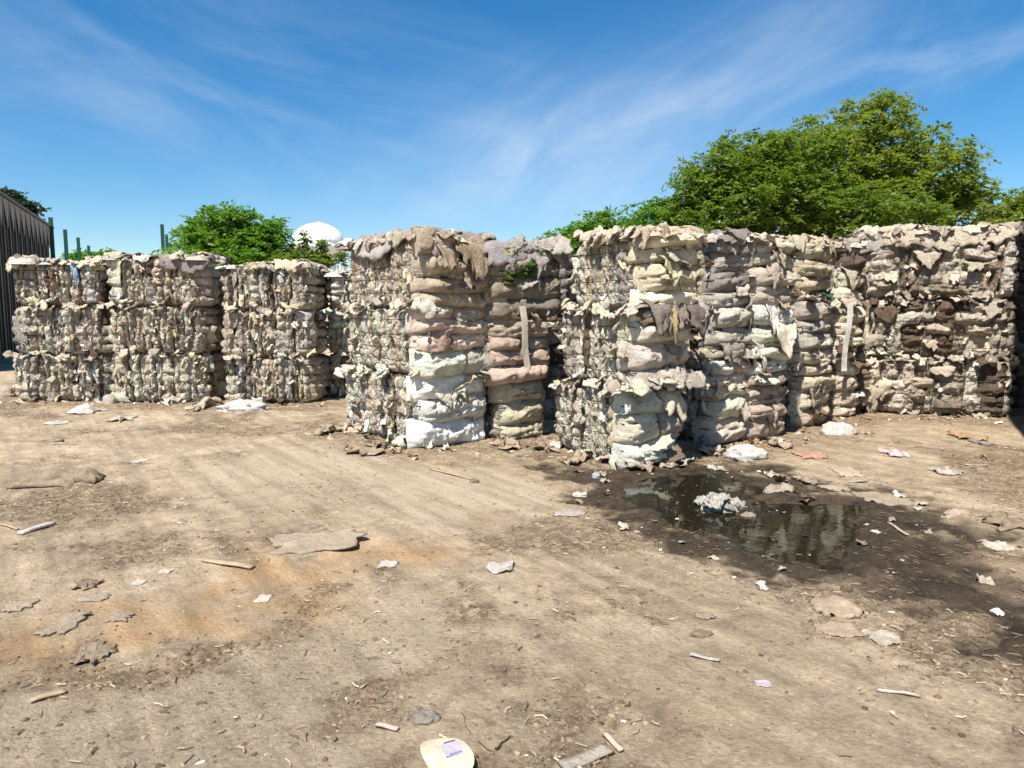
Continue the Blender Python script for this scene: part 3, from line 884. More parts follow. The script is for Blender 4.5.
# --- left row, seen square on
sq = {'front': 'strips', 'left': 'coarse', 'right': 'coarse'}
S1 = stack((-8.76, 12.45), (1, 0), 1.54, 1.2, (0.84, 0.84, 0.76), sq,
      ['bottom bale of the leftmost stack, beside the dark metal building', 'middle bale of the leftmost stack, between its top and bottom bales', 'top bale of the leftmost stack, with a blue rag in its face'],
      lean=(0.04, 0), pal=PAL_STRIP, res=6, group=GS, ragn=7, wmin=0.035, wmax=0.11, tuft=55, flat=0.58)
S2 = stack((-6.94, 12.30), (1, 0), 1.62, 1.2, (0.86, 0.82, 0.82), sq,
      ['bottom bale of the second stack from the left', 'middle bale of the second stack from the left, pale cream edges', 'top bale of the second stack from the left, a draped cloth on its right shoulder'],
      pal=PAL_STRIP, res=6, group=GS, ragn=7, wmin=0.035, wmax=0.11, tuft=55, flat=0.58)
S3 = stack((-4.96, 12.28), (1, 0), 1.46, 1.2, (0.80, 0.80, 0.76), sq,
      ['bottom bale of the third stack from the left, plastic scraps at its foot', 'middle bale of the third stack from the left', 'top bale of the third stack from the left, below the water tower'],
      pal=PAL_STRIP, res=6, group=GS, ragn=7, wmin=0.035, wmax=0.11, tuft=55, flat=0.58)
S4 = stack((-3.38, 13.12), (1, 0), 1.75, 1.2, (0.80, 0.78, 0.68), {'front': 'strips', 'left': 'coarse', 'right': 'coarse'},
      ['shaded bottom bale of the recessed stack in the gap left of centre', 'shaded middle bale of the recessed stack in the gap left of centre', 'sunlit top bale of the recessed stack in the gap left of centre'],
      pal=PAL_PALE, res=6, group=GS, ragn=7)

# --- free-standing stack left of centre with white rolls
both = {'front': 'rolls', 'left': 'strips', 'right': 'coarse'}
WHITE = [((0.78, 0.75, 0.70), 10), ((0.74, 0.71, 0.64), 6), ((0.66, 0.62, 0.55), 2)]
TAN = [((0.46, 0.36, 0.26), 10), ((0.42, 0.31, 0.23), 6), ((0.36, 0.26, 0.20), 4), ((0.60, 0.52, 0.42), 3)]
MID = [((0.68, 0.66, 0.62), 9), ((0.52, 0.41, 0.34), 4), ((0.60, 0.57, 0.52), 6)]
P5 = G(420, 449)
S5 = stack(P5, (0.76, 0.65), 1.0, 1.72, (0.84, 0.80, 0.80), both,
      ['bottom bale of white rolls in the stack left of centre', 'middle bale of white and pink rolls in the stack left of centre', 'top bale of tan rolls in the stack left of centre, its crown flaps loose'],
      lean=(0.03, 0.0), pal=PAL_PALE, res=9, group=GS, ragn=9, flat=0.5, tuft=34, wmin=0.03, wmax=0.10,
      opts={0: dict(rollpal=WHITE, film=0.9, roll_split=0.0, rollA=0.11), 1: dict(rollpal=MID, film=0.6, rollA=0.10), 2: dict(rollpal=TAN, toprag=26)})
# --- narrow stack right behind it
BRN = [((0.40, 0.28, 0.23), 8), ((0.46, 0.33, 0.27), 6), ((0.50, 0.42, 0.36), 3)]
OLV = [((0.46, 0.42, 0.29), 8), ((0.42, 0.37, 0.28), 5)]
GRYB = [((0.36, 0.32, 0.30), 8), ((0.46, 0.41, 0.37), 6), ((0.28, 0.24, 0.21), 4)]
P6 = G(492, 441)
S6 = stack(P6, (0.90, 0.43), 0.78, 1.5, (0.72, 0.80, 0.84), both,
      ['olive grey bottom bale of the narrow stack with the hanging wood strip', 'brown middle bale of the narrow stack, behind the hanging wood strip', 'grey top bale of the narrow stack, a green turf roll in its face'],
      lean=(0.03, -0.02), pal=PAL_GREY, res=8, group=GS, ragn=7,
      opts={0: dict(rollpal=OLV, W=0.60), 1: dict(rollpal=BRN, rollA=0.11), 2: dict(rollpal=GRYB, W=0.95)})
# --- nearest stack beside the puddle
CRM = [((0.62, 0.53, 0.36), 8), ((0.60, 0.50, 0.38), 6), ((0.56, 0.46, 0.33), 4)]
GRY = [((0.48, 0.42, 0.38), 8), ((0.56, 0.50, 0.44), 7), ((0.32, 0.27, 0.24), 4), ((0.66, 0.61, 0.53), 5)]
GRW = [((0.70, 0.63, 0.51), 18), ((0.62, 0.54, 0.44), 11), ((0.50, 0.43, 0.37), 4), ((0.76, 0.73, 0.66), 16), ((0.70, 0.67, 0.60), 9), ((0.29, 0.22, 0.17), 1.6), ((0.50, 0.36, 0.24), 1.5)]
P7 = G(627, 468)
S7 = stack(P7, (0.86, 0.51), 0.70, 1.30, (0.80, 0.82, 0.76), both,
      ['bottom bale of the nearest stack, standing beside the puddle', 'middle bale of the nearest stack by the puddle, dark flaps hanging', 'top bale of the nearest stack by the puddle, with cream yellow rolls'],
      lean=((0.0, 0.04, 0.20), 0.02), pal=PAL_PALE, res=9, group=GS, ragn=10, flat=0.38, tuft=24, wmin=0.025, wmax=0.08,
      opts={0: dict(rollpal=GRW), 1: dict(rollpal=GRY, ragn=11), 2: dict(rollpal=CRM, toprag=20, film=0.3)})
# --- row running away to the right
ROWM = [((0.60, 0.53, 0.43), 10), ((0.46, 0.40, 0.35), 7), ((0.68, 0.64, 0.56), 9), ((0.30, 0.24, 0.20), 4), ((0.54, 0.44, 0.36), 6), ((0.14, 0.10, 0.09), 2)]
P8 = G(706, 444)
S8 = stack(P8, (0.86, 0.51), 0.60, 1.4, (0.84, 0.80, 0.80), both,
      ['pale bottom bale of the stack just right of the nearest one', 'ragged middle bale of the stack just right of the nearest one', 'dark grey top bale of the stack just right of the nearest one'],
      lean=(0.03, 0.0), pal=PAL_GREY, res=8, group=GS, ragn=8,
      opts={0: dict(rollpal=[((0.62, 0.55, 0.45), 6), ((0.72, 0.69, 0.62), 3), ((0.45, 0.38, 0.32), 2)]), 1: dict(rollpal=GRY), 2: dict(rollpal=[((0.30, 0.27, 0.26), 8), ((0.38, 0.34, 0.33), 5), ((0.5, 0.46, 0.45), 2)])})
P9 = G(748, 441)
S9 = stack(P9, (0.82, 0.57), 0.70, 1.4, (0.84, 0.82, 0.78), both,
      ['brown bottom bale of the receding row, behind the clear plastic scrap', 'middle bale of the receding row with a cream flap folded over', 'top bale of the receding row with cream and black banded rolls'],
      lean=(0.0, 0.0), pal=PAL_GREY, res=8, group=GS, ragn=8,
      opts={0: dict(rollpal=[((0.38, 0.29, 0.24), 8), ((0.46, 0.36, 0.29), 5)]), 1: dict(rollpal=ROWM), 2: dict(rollpal=[((0.60, 0.54, 0.44), 8), ((0.14, 0.11, 0.09), 3), ((0.50, 0.44, 0.36), 4)])})
P10 = G(797, 428)
S10 = stack(P10, (0.80, 0.60), 0.72, 1.4, (0.86, 0.86, 0.80), both,
      ['tan bottom bale of the receding row, behind the white bag', 'mauve grey middle bale of the receding row, above the tan one', 'creamy top bale of the receding row, a green rag at its lower edge'],
      lean=(-0.02, 0.0), pal=PAL_GREY, res=7, group=GS, ragn=8,
      opts={0: dict(rollpal=[((0.56, 0.45, 0.33), 8), ((0.62, 0.54, 0.42), 5)]), 1: dict(rollpal=[((0.42, 0.36, 0.34), 8), ((0.62, 0.57, 0.48), 3)]), 2: dict(rollpal=CRM)})
P11 = G(836, 417)
S11 = stack(P11, (0.80, 0.60), 0.50, 1.3, (0.86, 0.86, 0.86), both,
      ['bottom bale in the inner corner of the right hand pile', 'middle bale in the inner corner, left of the long white strip', 'top bale in the inner corner of the right hand pile'],
      pal=PAL_GREY, rollpal=ROWM, res=7, group=GS, ragn=8)
# --- big stack at right, seen square on
RW = [((0.60, 0.52, 0.41), 12), ((0.50, 0.42, 0.34), 10), ((0.40, 0.33, 0.28), 9), ((0.66, 0.62, 0.55), 7), ((0.30, 0.24, 0.20), 6), ((0.15, 0.11, 0.09), 3)]
P12 = G(853, 411)
S12 = stack(P12, (0.93, -0.34), 2.08, 1.25, (0.86, 0.92, 1.02), {'front': 'strips', 'left': 'rolls', 'right': 'strips'},
      ['bottom bale of the broad stack at the right', 'middle bale of the broad stack at the right, bulging forward', 'top bale of the broad stack at the right, its crown draped with grey carpet'],
      pal=RW, res=8, group=GS, ragn=10, wmin=0.07, wmax=0.26, bands=5, pleat=0.10, tuft=30, flat=0.8, opts={2: dict(toprag=26)})
S13 = stack((7.55, 11.55), (1, 0.0), 1.8, 1.2, (0.9, 0.95, 0.95), {'front': 'strips', 'left': 'strips', 'right': 'coarse'},
      ['bottom bale at the far right edge, deep in shadow', 'middle bale at the far right edge, half in shadow', 'top bale at the far right edge, in sunlight'],
      pal=RW, res=7, group=GS, ragn=10, wmin=0.08, wmax=0.26, pleat=0.10, tuft=30)
# --- stack glimpsed through the dark gap
S14 = stack((0.55, 10.35), (0.85, 0.5), 1.7, 1.2, (0.8, 0.8, 0.8), {'front': 'coarse', 'left': 'coarse'},
      ['bottom bale deep in the dark gap between the narrow and nearest stacks', 'middle bale deep in the dark gap between the narrow and nearest stacks', 'top bale deep in the dark gap between the narrow and nearest stacks'],
      pal=PAL_GREY, group=GS, toprag=6)

# special pieces of single bales
def face_of(st, k, side): return st[k][0], st[k][1][side]
e, fc = face_of(S1, 2, 'front')
drape(e, fc, 1.13, 0.72, 0.10, 0.34, (0.20, 0.36, 0.56), 0.10, M_FILM, 'blue_rag', 0.3, kick=0.0)
e, fc = face_of(S2, 2, 'front')
top_rag(e, 0.55, -0.62, 1.8, 1.2, 0.82, 0.9, 0.6, (0.34, 0.28, 0.25), 0.45, 12, 0.02, rz=-0.15)
e, fc = face_of(S6, 2, 'front')
roll_piece(e, fc, 0.12, 0.58, 0.44, 0.64, 0.12, (0.10, 0.115, 0.035), 9, M_CARPET, 0.0, 1, 0.03, 'turf_roll')
for q in range(9):
    rag(e, fc.o + fc.es * U(0.14, 0.56) + fc.en * U(0.07, 0.13) + np.array([0, 0, U(0.46, 0.66)]), U(0.08, 0.16), U(0.06, 0.12), face_basis(fc) @ rotm('X', -U(0.2, 1.3)) @ rotm('Z', U(0, 3)), (0.09 * U(0.6, 1.3), 0.11 * U(0.6, 1.3), 0.03), 7, 1.0, 0.01, name='turf_tuft')
roll_piece(e, fc, 0.14, 0.34, 0.37, 0.46, 0.12, (0.13, 0.15, 0.04), 9, M_CARPET, 0.02, 0, 0, 'turf_roll')
for q in range(3):
    top_rag(e, -0.3 + 0.36 * q, -0.76, 1.0, 1.5, 0.84, 0.55, 0.5, (0.44, 0.39, 0.37), 0.5, 11, 0.02, rz=U(-0.4, 0.4))
e, fc = face_of(S5, 2, 'front')
drape(e, fc, 0.62, 0.74, 0.62, 0.36, (0.44, 0.33, 0.22), 0.12, M_CARPET, 'draped_flap', 0.5, 10, 0.12)
drape(e, fc, 0.30, 0.70, 0.34, 0.30, (0.48, 0.37, 0.27), 0.12, M_CARPET, 'draped_flap', 0.4, 10, 0.08)
top_rag(e, 0.0, -0.86, 1.0, 1.72, 0.80, 0.9, 0.6, (0.40, 0.34, 0.29), 0.5, 12, 0.02, rz=0.1)
top_rag(e, -0.45, 0.1, 1.0, 1.72, 0.80, 0.6, 0.8, (0.60, 0.54, 0.48), 0.6, 12, 0.02, rz=0.1)
e, fc = face_of(S5, 1, 'front')
rag(e, (-0.30, -0.98, 0.42), 0.34, 0.26, rotm('X', 1.3), (0.52, 0.37, 0.29), 9, 0.8, 0.02, name='bunched_cloth')
e, fc = face_of(S7, 1, 'front')
for s_, w_, l_, c_ in ((0.18, 0.3, 0.3, (0.30, 0.25, 0.21)), (0.45, 0.28, 0.26, (0.36, 0.29, 0.23)), (0.72, 0.32, 0.38, (0.26, 0.21, 0.18)), (0.36, 0.12, 0.34, (0.58, 0.46, 0.24))):
    drape(e, fc, s_, 0.88, w_, l_, c_, 0.13, M_CARPET, 'hanging_flap', 0.4, 9, 0.08)
for q in range(7):
    rag(e, (-0.4 + 0.14 * q, -0.78, 0.06 + U(-0.04, 0.06)), U(0.2, 0.34), U(0.18, 0.26), rotm('X', U(0.3, 1.0)) @ rotm('Z', U(-0.6, 0.6)), pick([((0.66, 0.60, 0.50), 3), ((0.5, 0.44, 0.4), 2), ((0.34, 0.28, 0.25), 1)]), 8, 0.8, 0.014, name='loose_flap')
e, fc = face_of(S9, 1, 'front')
drape(e, fc, 0.42, 0.60, 0.5, 0.34, (0.66, 0.60, 0.48), 0.14, M_FILM, 'folded_flap', 0.75, 10, 0.08)
e, fc = face_of(S8, 1, 'front')
drape(e, fc, 0.80, 0.92, 0.26, 0.42, (0.74, 0.71, 0.65), 0.15, M_FILM, 'white_flap', 0.5, 10, 0.06)
drape(e, fc, 0.62, 0.40, 0.14, 0.40, (0.62, 0.58, 0.52), 0.15, M_CARPET, 'hanging_flap', 0.6, 10, 0.05)
e, fc = face_of(S10, 2, 'front')
rag(e, (0.22, -0.80, 0.10), 0.24, 0.18, rotm('X', 0.9), (0.10, 0.17, 0.12), 8, 0.8, 0.014, name='green_rag')
e, fc = face_of(S12, 2, 'front')
for q in range(5):
    top_rag(e, -0.8 + 0.38 * q, -0.62, 2.08, 1.25, 1.02, U(0.5, 0.75), U(0.5, 0.7), pick([((0.46, 0.42, 0.40), 3), ((0.55, 0.47, 0.38), 2)]), 0.55, 12, 0.02, rz=U(-0.5, 0.5))
for st, k in ((S12, 1), (S12, 2), (S12, 0), (S13, 1), (S13, 2)):
    e, fc = face_of(st, k, 'front')
    for q in range(3):
        t0 = U(0.05, 0.6)
        s0_ = U(0.0, 1.4)
        roll_piece(e, fc, s0_, s0_ + U(0.3, 0.6), t0, t0 + U(0.16, 0.26), 0.12, pick(RW), 10, M_EDGE, 0.02, rnd.choice([0, 1]), U(-0.05, 0.05), pleat=0.11)
    for q in range(4):
        drape(e, fc, U(0.1, 1.9), U(0.25, 0.9), U(0.15, 0.4), U(0.12, 0.3), pick(RW), U(0.06, 0.11), None, 'hanging_flap', U(0.1, 0.6), 9, U(0, 0.1))

# long strips that hang down in front of the bales
def hanging_strip(top, length, w, col, label, lean, rz):
    n = 9
    u, v = np.meshgrid(np.linspace(-0.5, 0.5, 3), np.linspace(0, 1, n))
    P = np.stack([u * w + lean * v * length + 0.01 * np.sin(v * 7), -0.012 * np.sin(v * 5 + u), -v * length], 2)
    V, Q = thick_grid(P, 0.008)
    o = add('hanging_strip', mesh_np('hanging_strip', V, Q, False, M_FILM), None, col)
    o.location = top; o.rotation_euler = (0, 0, rz)
    return tag(o, label, 'strip')
hanging_strip(at_depth(522, 306, 8.60), 0.76, 0.08, (0.56, 0.48, 0.38), 'pale narrow wood strip hanging askew before the brown bale', 0.10, 0.4)
hanging_strip(at_depth(850, 304, 10.38), 0.98, 0.085, (0.72, 0.68, 0.62), 'long white strip hanging in the inner corner of the right pile', -0.05, 0.2)

# ------------------------------------------------------------------ metal building at left
A = at_depth(0, 185, 24.8); B = at_depth(50, 222, 34.2)
wd = Vector((B.x - A.x, B.y - A.y, 0)).normalized()
start = Vector((A.x, A.y, 0)) - wd * 8; Lb = (Vector((B.x, B.y, 0)) - start).length
HB = 5.45
bld = empty('metal_building', (start.x, start.y, 0), math.atan2(wd.y, wd.x), 'dark ribbed sheet metal building at the left edge behind the bales', 'building')
# local x runs along the wall, -y faces the yard, body behind (+y)
V, Q = box_vq((Lb / 2, 5.0, HB / 2 - 0.1), (Lb - 0.1, 9.6, HB - 0.2))
add('wall', mesh_np('wall', V, Q, False, M_WALLDARK), bld)
pitch_ = 0.98
npan = int(Lb / pitch_)
pv, pq = join([box_vq((pitch_ * 0.5, 0.06, HB / 2), (pitch_ * 0.98, 0.08, HB)), box_vq((pitch_ * 0.12, 0.0, HB / 2), (pitch_ * 0.16, 0.10, HB - 0.02)), box_vq((pitch_ * 0.62, 0.0, HB / 2), (pitch_ * 0.06, 0.07, HB - 0.03))])
pm = mesh_np('wall_panel', pv, pq, False, M_WALLDARK)
tri = np.array([[0.02, -0.075, HB], [pitch_ - 0.02, -0.075, HB], [pitch_ * 0.62, -0.075, HB - 1.0], [0.02, -0.055, HB], [pitch_ - 0.02, -0.055, HB], [pitch_ * 0.62, -0.055, HB - 1.0]])
tme = bpy.data.meshes.new('lit_triangle'); tme.from_pydata([tuple(p) for p in tri], [], [(0, 2, 1), (3, 4, 5), (0, 1, 4, 3), (1, 2, 5, 4), (2, 0, 3, 5)]); tme.materials.append(M_TANMETAL)  # lit sawtooth under the eave, put into shape and colour as pale triangles
for i in range(npan):
    p = add('wall_panel', pm, bld); p.location = (i * pitch_, 0, 0)
    t = add('lit_triangle', tme, bld); t.location = (i * pitch_, 0, 0)
V, Q = box_vq((Lb / 2, 5.0, HB + 0.06), (Lb + 0.1, 10.3, 0.10))
add('roof', mesh_np('roof', V, Q, False, M_WALLDARK), bld)

# unseen shed added at the right to cast the shadow along the yard's edge
rw = Vector((0.80, 0.60, 0)).normalized()
shed = empty('shadow_shed', (5.12, 6.50, 0), math.atan2(rw.y, rw.x), 'unseen tall ribbed shed added to cast the shadow on the right edge of the yard', 'building')
HS, LS = 12.4, 16.0
V, Q = box_vq((LS / 2, -3.0, HS / 2 - 0.05), (LS - 0.2, 5.6, HS - 0.1))
add('wall', mesh_np('wall', V, Q, False, M_TANMETAL), shed)
pv, pq = join([box_vq((0.5, -0.10, HS / 2), (0.98, 0.08, HS)), box_vq((0.2, -0.03, HS / 2), (0.12, 0.06, HS - 0.02))])
pm2 = mesh_np('wall_panel', pv, pq, False, M_TANMETAL)
for i in range(16):
    p = add('wall_panel', pm2, shed); p.location = (i, 0, 0)
V, Q = box_vq((LS / 2, -3.0, HS + 0.06), (LS + 0.1, 6.2, 0.10))
add('roof', mesh_np('roof', V, Q, False, M_TANMETAL), shed)

# green steel posts
def post(px, top_y, d, label, h=None, wpx=5):
    P = at_depth(px, top_y, d)
    w = 0.16; H_ = P.z
    web = box_vq((0, 0, H_ / 2), (0.02, w * 0.86, H_)); f1 = box_vq((0, -w * 0.46, H_ / 2), (w, 0.025, H_)); f2 = box_vq((0, w * 0.46, H_ / 2), (w, 0.025, H_))
    cap = box_vq((0, 0, H_ + 0.012), (w * 1.1, w * 1.1, 0.022))
    o = empty('steel_post', (P.x, P.y, 0), 0.4, label, 'post', 'green steel posts behind the left stacks')
    add('shaft', mesh_np('shaft', *join([web, f1, f2]), False, M_GREENPOST), o)
    add('cap', mesh_np('cap', *cap, False, M_GREENPOST), o)
for px, ty, d, lb in ((50.5, 218, 33.6, 'tallest green steel post beside the dark building corner'), (65, 230, 38, 'second green steel post to the right of the dark building'),
                      (78, 238, 42.8, 'third green steel post to the right of the dark building'), (88.5, 246, 48, 'shortest green steel post of the left group, fourth from the building'),
                      (162, 225, 36, 'tallest green steel post of the middle group, above the second stack'), (166.5, 235, 41, 'green steel post half behind the tallest one of the middle group'),
                      (170, 243, 46, 'shortest green steel post of the middle group, next to the bushy tree')):
    post(px, ty, d, lb)

# ------------------------------------------------------------------ water tower
def lathe(prof, seg=40):
    V = []; Q = []
    for r, z in prof:
        a = np.arange(seg) * 2 * math.pi / seg
        V.append(np.stack([r * np.cos(a), r * np.sin(a), np.full(seg, z)], 1))
    for i in range(len(prof) - 1):
        for k in range(seg):
            k2 = (k + 1) % seg
            Q.append([i * seg + k, i * seg + k2, (i + 1) * seg + k2, (i + 1) * seg + k])
    return np.concatenate(V), np.array(Q)
DT = 260.0
T0 = at_depth(318.5, 243, DT)
sc_ = DT / F
wt = empty('water_tower', (T0.x, T0.y, 0), 0.2, 'white domed water tower on legs far behind the left trees', 'water tower')
R = 25.2 * sc_; zc0 = T0.z
prof = [(0.01, zc0 + 19.4 * sc_)] + [(R * math.cos(a), zc0 + 19.4 * sc_ * math.sin(a)) for a in np.linspace(math.pi / 2 - 0.1, 0.08, 14)]
V, Q = lathe(prof + [(R, zc0), (R, zc0 - 4.5 * sc_)])
add('tank_dome', mesh_np('tank_dome', V, Q, True, M_TANK), wt)
V, Q = lathe([(R * math.cos(a), zc0 - 4.4 * sc_ - 12 * sc_ * math.sin(a)) for a in np.linspace(0, math.pi / 2 - 0.02, 10)])
add('tank_bottom', mesh_np('tank_bottom', V, Q, True, M_TANK), wt)
V, Q = lathe([(R * 1.0, zc0 - 4.0 * sc_), (R * 1.05, zc0 - 4.0 * sc_), (R * 1.05, zc0 - 5.0 * sc_), (R * 1.0, zc0 - 5.0 * sc_)])
add('catwalk', mesh_np('catwalk', V, Q, False, M_TANKLEG), wt)
V, Q = lathe([(R * 1.0, zc0 + 1.2 * sc_), (R * 1.012, zc0 + 1.2 * sc_), (R * 1.012, zc0 + 0.6 * sc_), (R * 1.0, zc0 + 0.6 * sc_)])
add('weld_band', mesh_np('weld_band', V, Q, False, M_TANKLEG), wt)
V, Q = tube([(0, 0, zc0 + 19.0 * sc_), (0, 0, zc0 + 21.2 * sc_)], [0.3, 0.2], 8)
add('vent', clean(mesh_np('vent', V, Q, False, M_TANKLEG)), wt)
lad = []
for k in range(16):
    an = math.pi / 2 * (k / 15) * 0.9 + 0.06
    lad.append((R * 1.012 * math.cos(an), 0, zc0 + 19.6 * sc_ * math.sin(an)))
for off in (-0.35, 0.35):
    V, Q = tube([(p[0] * math.cos(-1.1) - off * math.sin(-1.1), p[0] * math.sin(-1.1) + off * math.cos(-1.1), p[2]) for p in lad], 0.10, 5)
    add('ladder_rail', clean(mesh_np('ladder_rail', V, Q, True, M_TANKLEG)), wt)
for k in range(8):
    a = k * math.pi / 4 + 0.2
    V, Q = tube([(R * 0.96 * math.cos(a), R * 0.96 * math.sin(a), zc0 - 5 * sc_), (R * 1.1 * math.cos(a), R * 1.1 * math.sin(a), 0)], 0.5, 8)
    add('leg', clean(mesh_np('leg', V, Q, True, M_TANKLEG)), wt)
V, Q = tube([(0, 0, zc0 - 15 * sc_), (0, 0, 0)], 1.6, 14)
add('riser', clean(mesh_np('riser', V, Q, True, M_TANKLEG)), wt)

# ------------------------------------------------------------------ trees
def leaf_mat(name, c0, c1, trans):
    m, nt, b = new_mat(name)
    a = N(nt, 'ShaderNodeAttribute'); a.attribute_name = 'tint'
    c = mixc(nt, a.outputs['Fac'], c0, c1)
    nt.links.new(c, b.inputs['Base Color'])
    b.inputs['Roughness'].default_value = 0.5
    b.inputs['Specular IOR Level'].default_value = 0.35
    tr = N(nt, 'ShaderNodeBsdfTranslucent')
    c2 = mixc(nt, 0.5, c, (c1[0] * 1.6, c1[1] * 1.9, c1[2] * 0.6))
    nt.links.new(c2, tr.inputs['Color'])
    mx = N(nt, 'ShaderNodeMixShader'); mx.inputs[0].default_value = trans
    nt.links.new(b.outputs[0], mx.inputs[1]); nt.links.new(tr.outputs[0], mx.inputs[2])
    nt.links.new(mx.outputs[0], nt.nodes['Material Output'].inputs['Surface'])
    return m
LEAF_BRIGHT = leaf_mat('leaf_bright', (0.055, 0.14, 0.014), (0.16, 0.28, 0.025), 0.4)
LEAF_OLIVE = leaf_mat('leaf_olive', (0.075, 0.125, 0.02), (0.26, 0.29, 0.042), 0.42)
LEAF_DARK = leaf_mat('leaf_dark', (0.06, 0.11, 0.016), (0.20, 0.265, 0.034), 0.42)
LEAF_PINE = leaf_mat('leaf_needle', (0.022, 0.045, 0.018), (0.055, 0.085, 0.025), 0.2)

def leaves(centres, size, n_front, n_leaf, leaf, rs, droop=0.5):
    """rosettes of drooping compound leaves at each centre"""
    C = np.asarray(centres); m_ = len(C)
    k = m_ * n_front
    cen = np.repeat(C, n_front, 0)
    az = rs.uniform(0, 2 * np.pi, k); el = rs.uniform(-0.3, 1.1, k)
    d = np.stack([np.cos(az) * np.cos(el), np.sin(az) * np.cos(el), np.sin(el)], 1)
    ln = size * rs.uniform(0.5, 1.2, k)
    tf = rs.uniform(0, 1, k)
    ctint = np.repeat(rs.uniform(0, 1, m_), n_front)
    t = np.linspace(0.2, 1.0, n_leaf)
    P = cen[:, None, :] + d[:, None, :] * (ln[:, None] * t)[..., None]
    P[..., 2] -= droop * ln[:, None] * t ** 2
    side = np.cross(d, np.array([0, 0, 1.0])); side /= np.linalg.norm(side, axis=1)[:, None] + 1e-6
    sg = np.where(np.arange(n_leaf) % 2 == 0, 1.0, -1.0)
    P = P.reshape(-1, 3)
    sd = (side[:, None, :] * sg[None, :, None]).reshape(-1, 3)
    fw = np.repeat(d, n_leaf, 0)
    ax = sd * 0.9 + fw * 0.5 + rs.normal(0, 0.25, P.shape); ax[:, 2] -= rs.uniform(0.0, 0.7, len(P))
    ax /= np.linalg.norm(ax, axis=1)[:, None]
    nr = rs.normal(0, 0.5, P.shape); nr[:, 2] += 0.9
    wv = np.cross(ax, nr); wv /= np.linalg.norm(wv, axis=1)[:, None] + 1e-6
    L = leaf * rs.uniform(0.6, 1.25, len(P))[:, None]
    wv = wv * L * 0.24
    V = np.stack([P, P + ax * L * 0.45 + wv, P + ax * L, P + ax * L * 0.45 - wv], 1)
    tint = np.clip(0.45 * np.repeat(ctint, n_leaf) + 0.25 * np.repeat(tf, n_leaf) + 0.3 * rs.uniform(0, 1, len(P)), 0, 1)
    return V.reshape(-1, 3), np.arange(len(P) * 4).reshape(-1, 4), np.repeat(tint, 4)

def tree(name, base, blobs, trunk_r, n_clusters, mat, label, size=0.5, n_front=6, n_leaf=9, leaf=0.16, seed=1, droop=0.5, group=None, sprays=0.12, trunks=1, shell=0.55):
    """blobs: (x, y, z, rx, ry, rz) in metres, world"""
    rs = np.random.RandomState(seed)
    t = empty(name, (base[0], base[1], 0), 0, label, 'tree' if 'tree' in name else 'shrub', group)
    b0 = np.array([base[0], base[1], 0.0])
    vol = np.array([b[3] * b[4] * b[5] for b in blobs]) ** 0.67; vol /= vol.sum()
    cs = []
    for b, f in zip(blobs, vol):
        n = max(6, int(n_clusters * f))
        d = rs.normal(size=(n, 3)); d /= np.linalg.norm(d, axis=1)[:, None]
        r = rs.uniform(shell, 1.0, n) ** 0.8
        lump = 1 + 0.22 * gnoise(d[:, 0] * 2.3 + seed, d[:, 1] * 2.3 + b[0], d[:, 2] * 2.3)
        r = np.where(rs.uniform(0, 1, n) < sprays, rs.uniform(1.0, 1.2, n), r)
        cs.append(np.array(b[:3]) + d * (r * lump)[:, None] * np.array(b[3:6]))
    C = np.concatenate(cs) - b0
    C = C[C[:, 2] > 0.4]
    V, Q, tint = leaves(C, size, n_front, n_leaf, leaf, rs, droop)
    me = mesh_np('crown', V, Q, True, mat)
    at = me.attributes.new('tint', 'FLOAT', 'POINT'); at.data.foreach_set('value', tint.astype(np.float32))
    add('crown', me, t)
    parts = []
    limb_pts = []
    zmin = min(b[2] - b[5] * 0.4 for b in blobs)
    fork = np.array([0, 0, max(0.8, min(zmin, 2.6))])
    tr = [np.array([0, 0, -0.05]), fork * 0.5 + np.array([0.05, 0.03, 0]), fork]
    V, Q = tube(tr, [trunk_r * 1.25, trunk_r, trunk_r * 0.85], 10)
    add('trunk', clean(mesh_np('trunk', V, Q, True, M_BARK)), t)
    for b in blobs:
        c = np.array(b[:3]) - b0
        mid = fork * 0.5 + c * 0.5 + rs.normal(0, 0.15, 3)
        parts.append(tube([fork, mid, c, c + np.array([0, 0, b[5] * 0.6])], [trunk_r * 0.6, trunk_r * 0.42, trunk_r * 0.26, trunk_r * 0.08], 6))
        near = C[np.linalg.norm((C - c) / np.array(b[3:6]), axis=1) < 1.2]
        for q in range(min(26, len(near))):
            e_ = near[rs.randint(len(near))]
            m1 = c * 0.55 + e_ * 0.45 + np.array([0, 0, 0.15]) + rs.normal(0, 0.1, 3)
            parts.append(tube([c - np.array([0, 0, b[5] * 0.25]), m1, e_], [trunk_r * 0.16, trunk_r * 0.10, 0.008], 4))
    V, Q = join(parts)
    add('limbs', clean(mesh_np('limbs', V, Q, True, M_BARK)), t)
    return t
def blob(px, py, d, rx, rz, ry=None):
    P = at_depth(px, py, d)
    return (P.x, P.y, P.z, rx * d / F, (ry or rx) * d / F, rz * d / F)
GT = 'trees behind the bales'
# big pale crown at upper right
b = [blob(868, 164, 24, 62, 48), blob(810, 172, 24, 52, 42), blob(920, 178, 24.5, 50, 42), blob(955, 212, 25, 38, 36), blob(860, 215, 24, 80, 50), blob(880, 125, 24, 34, 26), blob(775, 160, 24, 34, 30), blob(965, 190, 25, 22, 22)]
tree('broadleaf_tree', (b[0][0], 24), b, 0.26, 860, LEAF_OLIVE, 'tall yellowish green tree, highest crown at the right', 0.55, 6, 10, 0.17, 3, 0.5, GT, sprays=0.2)
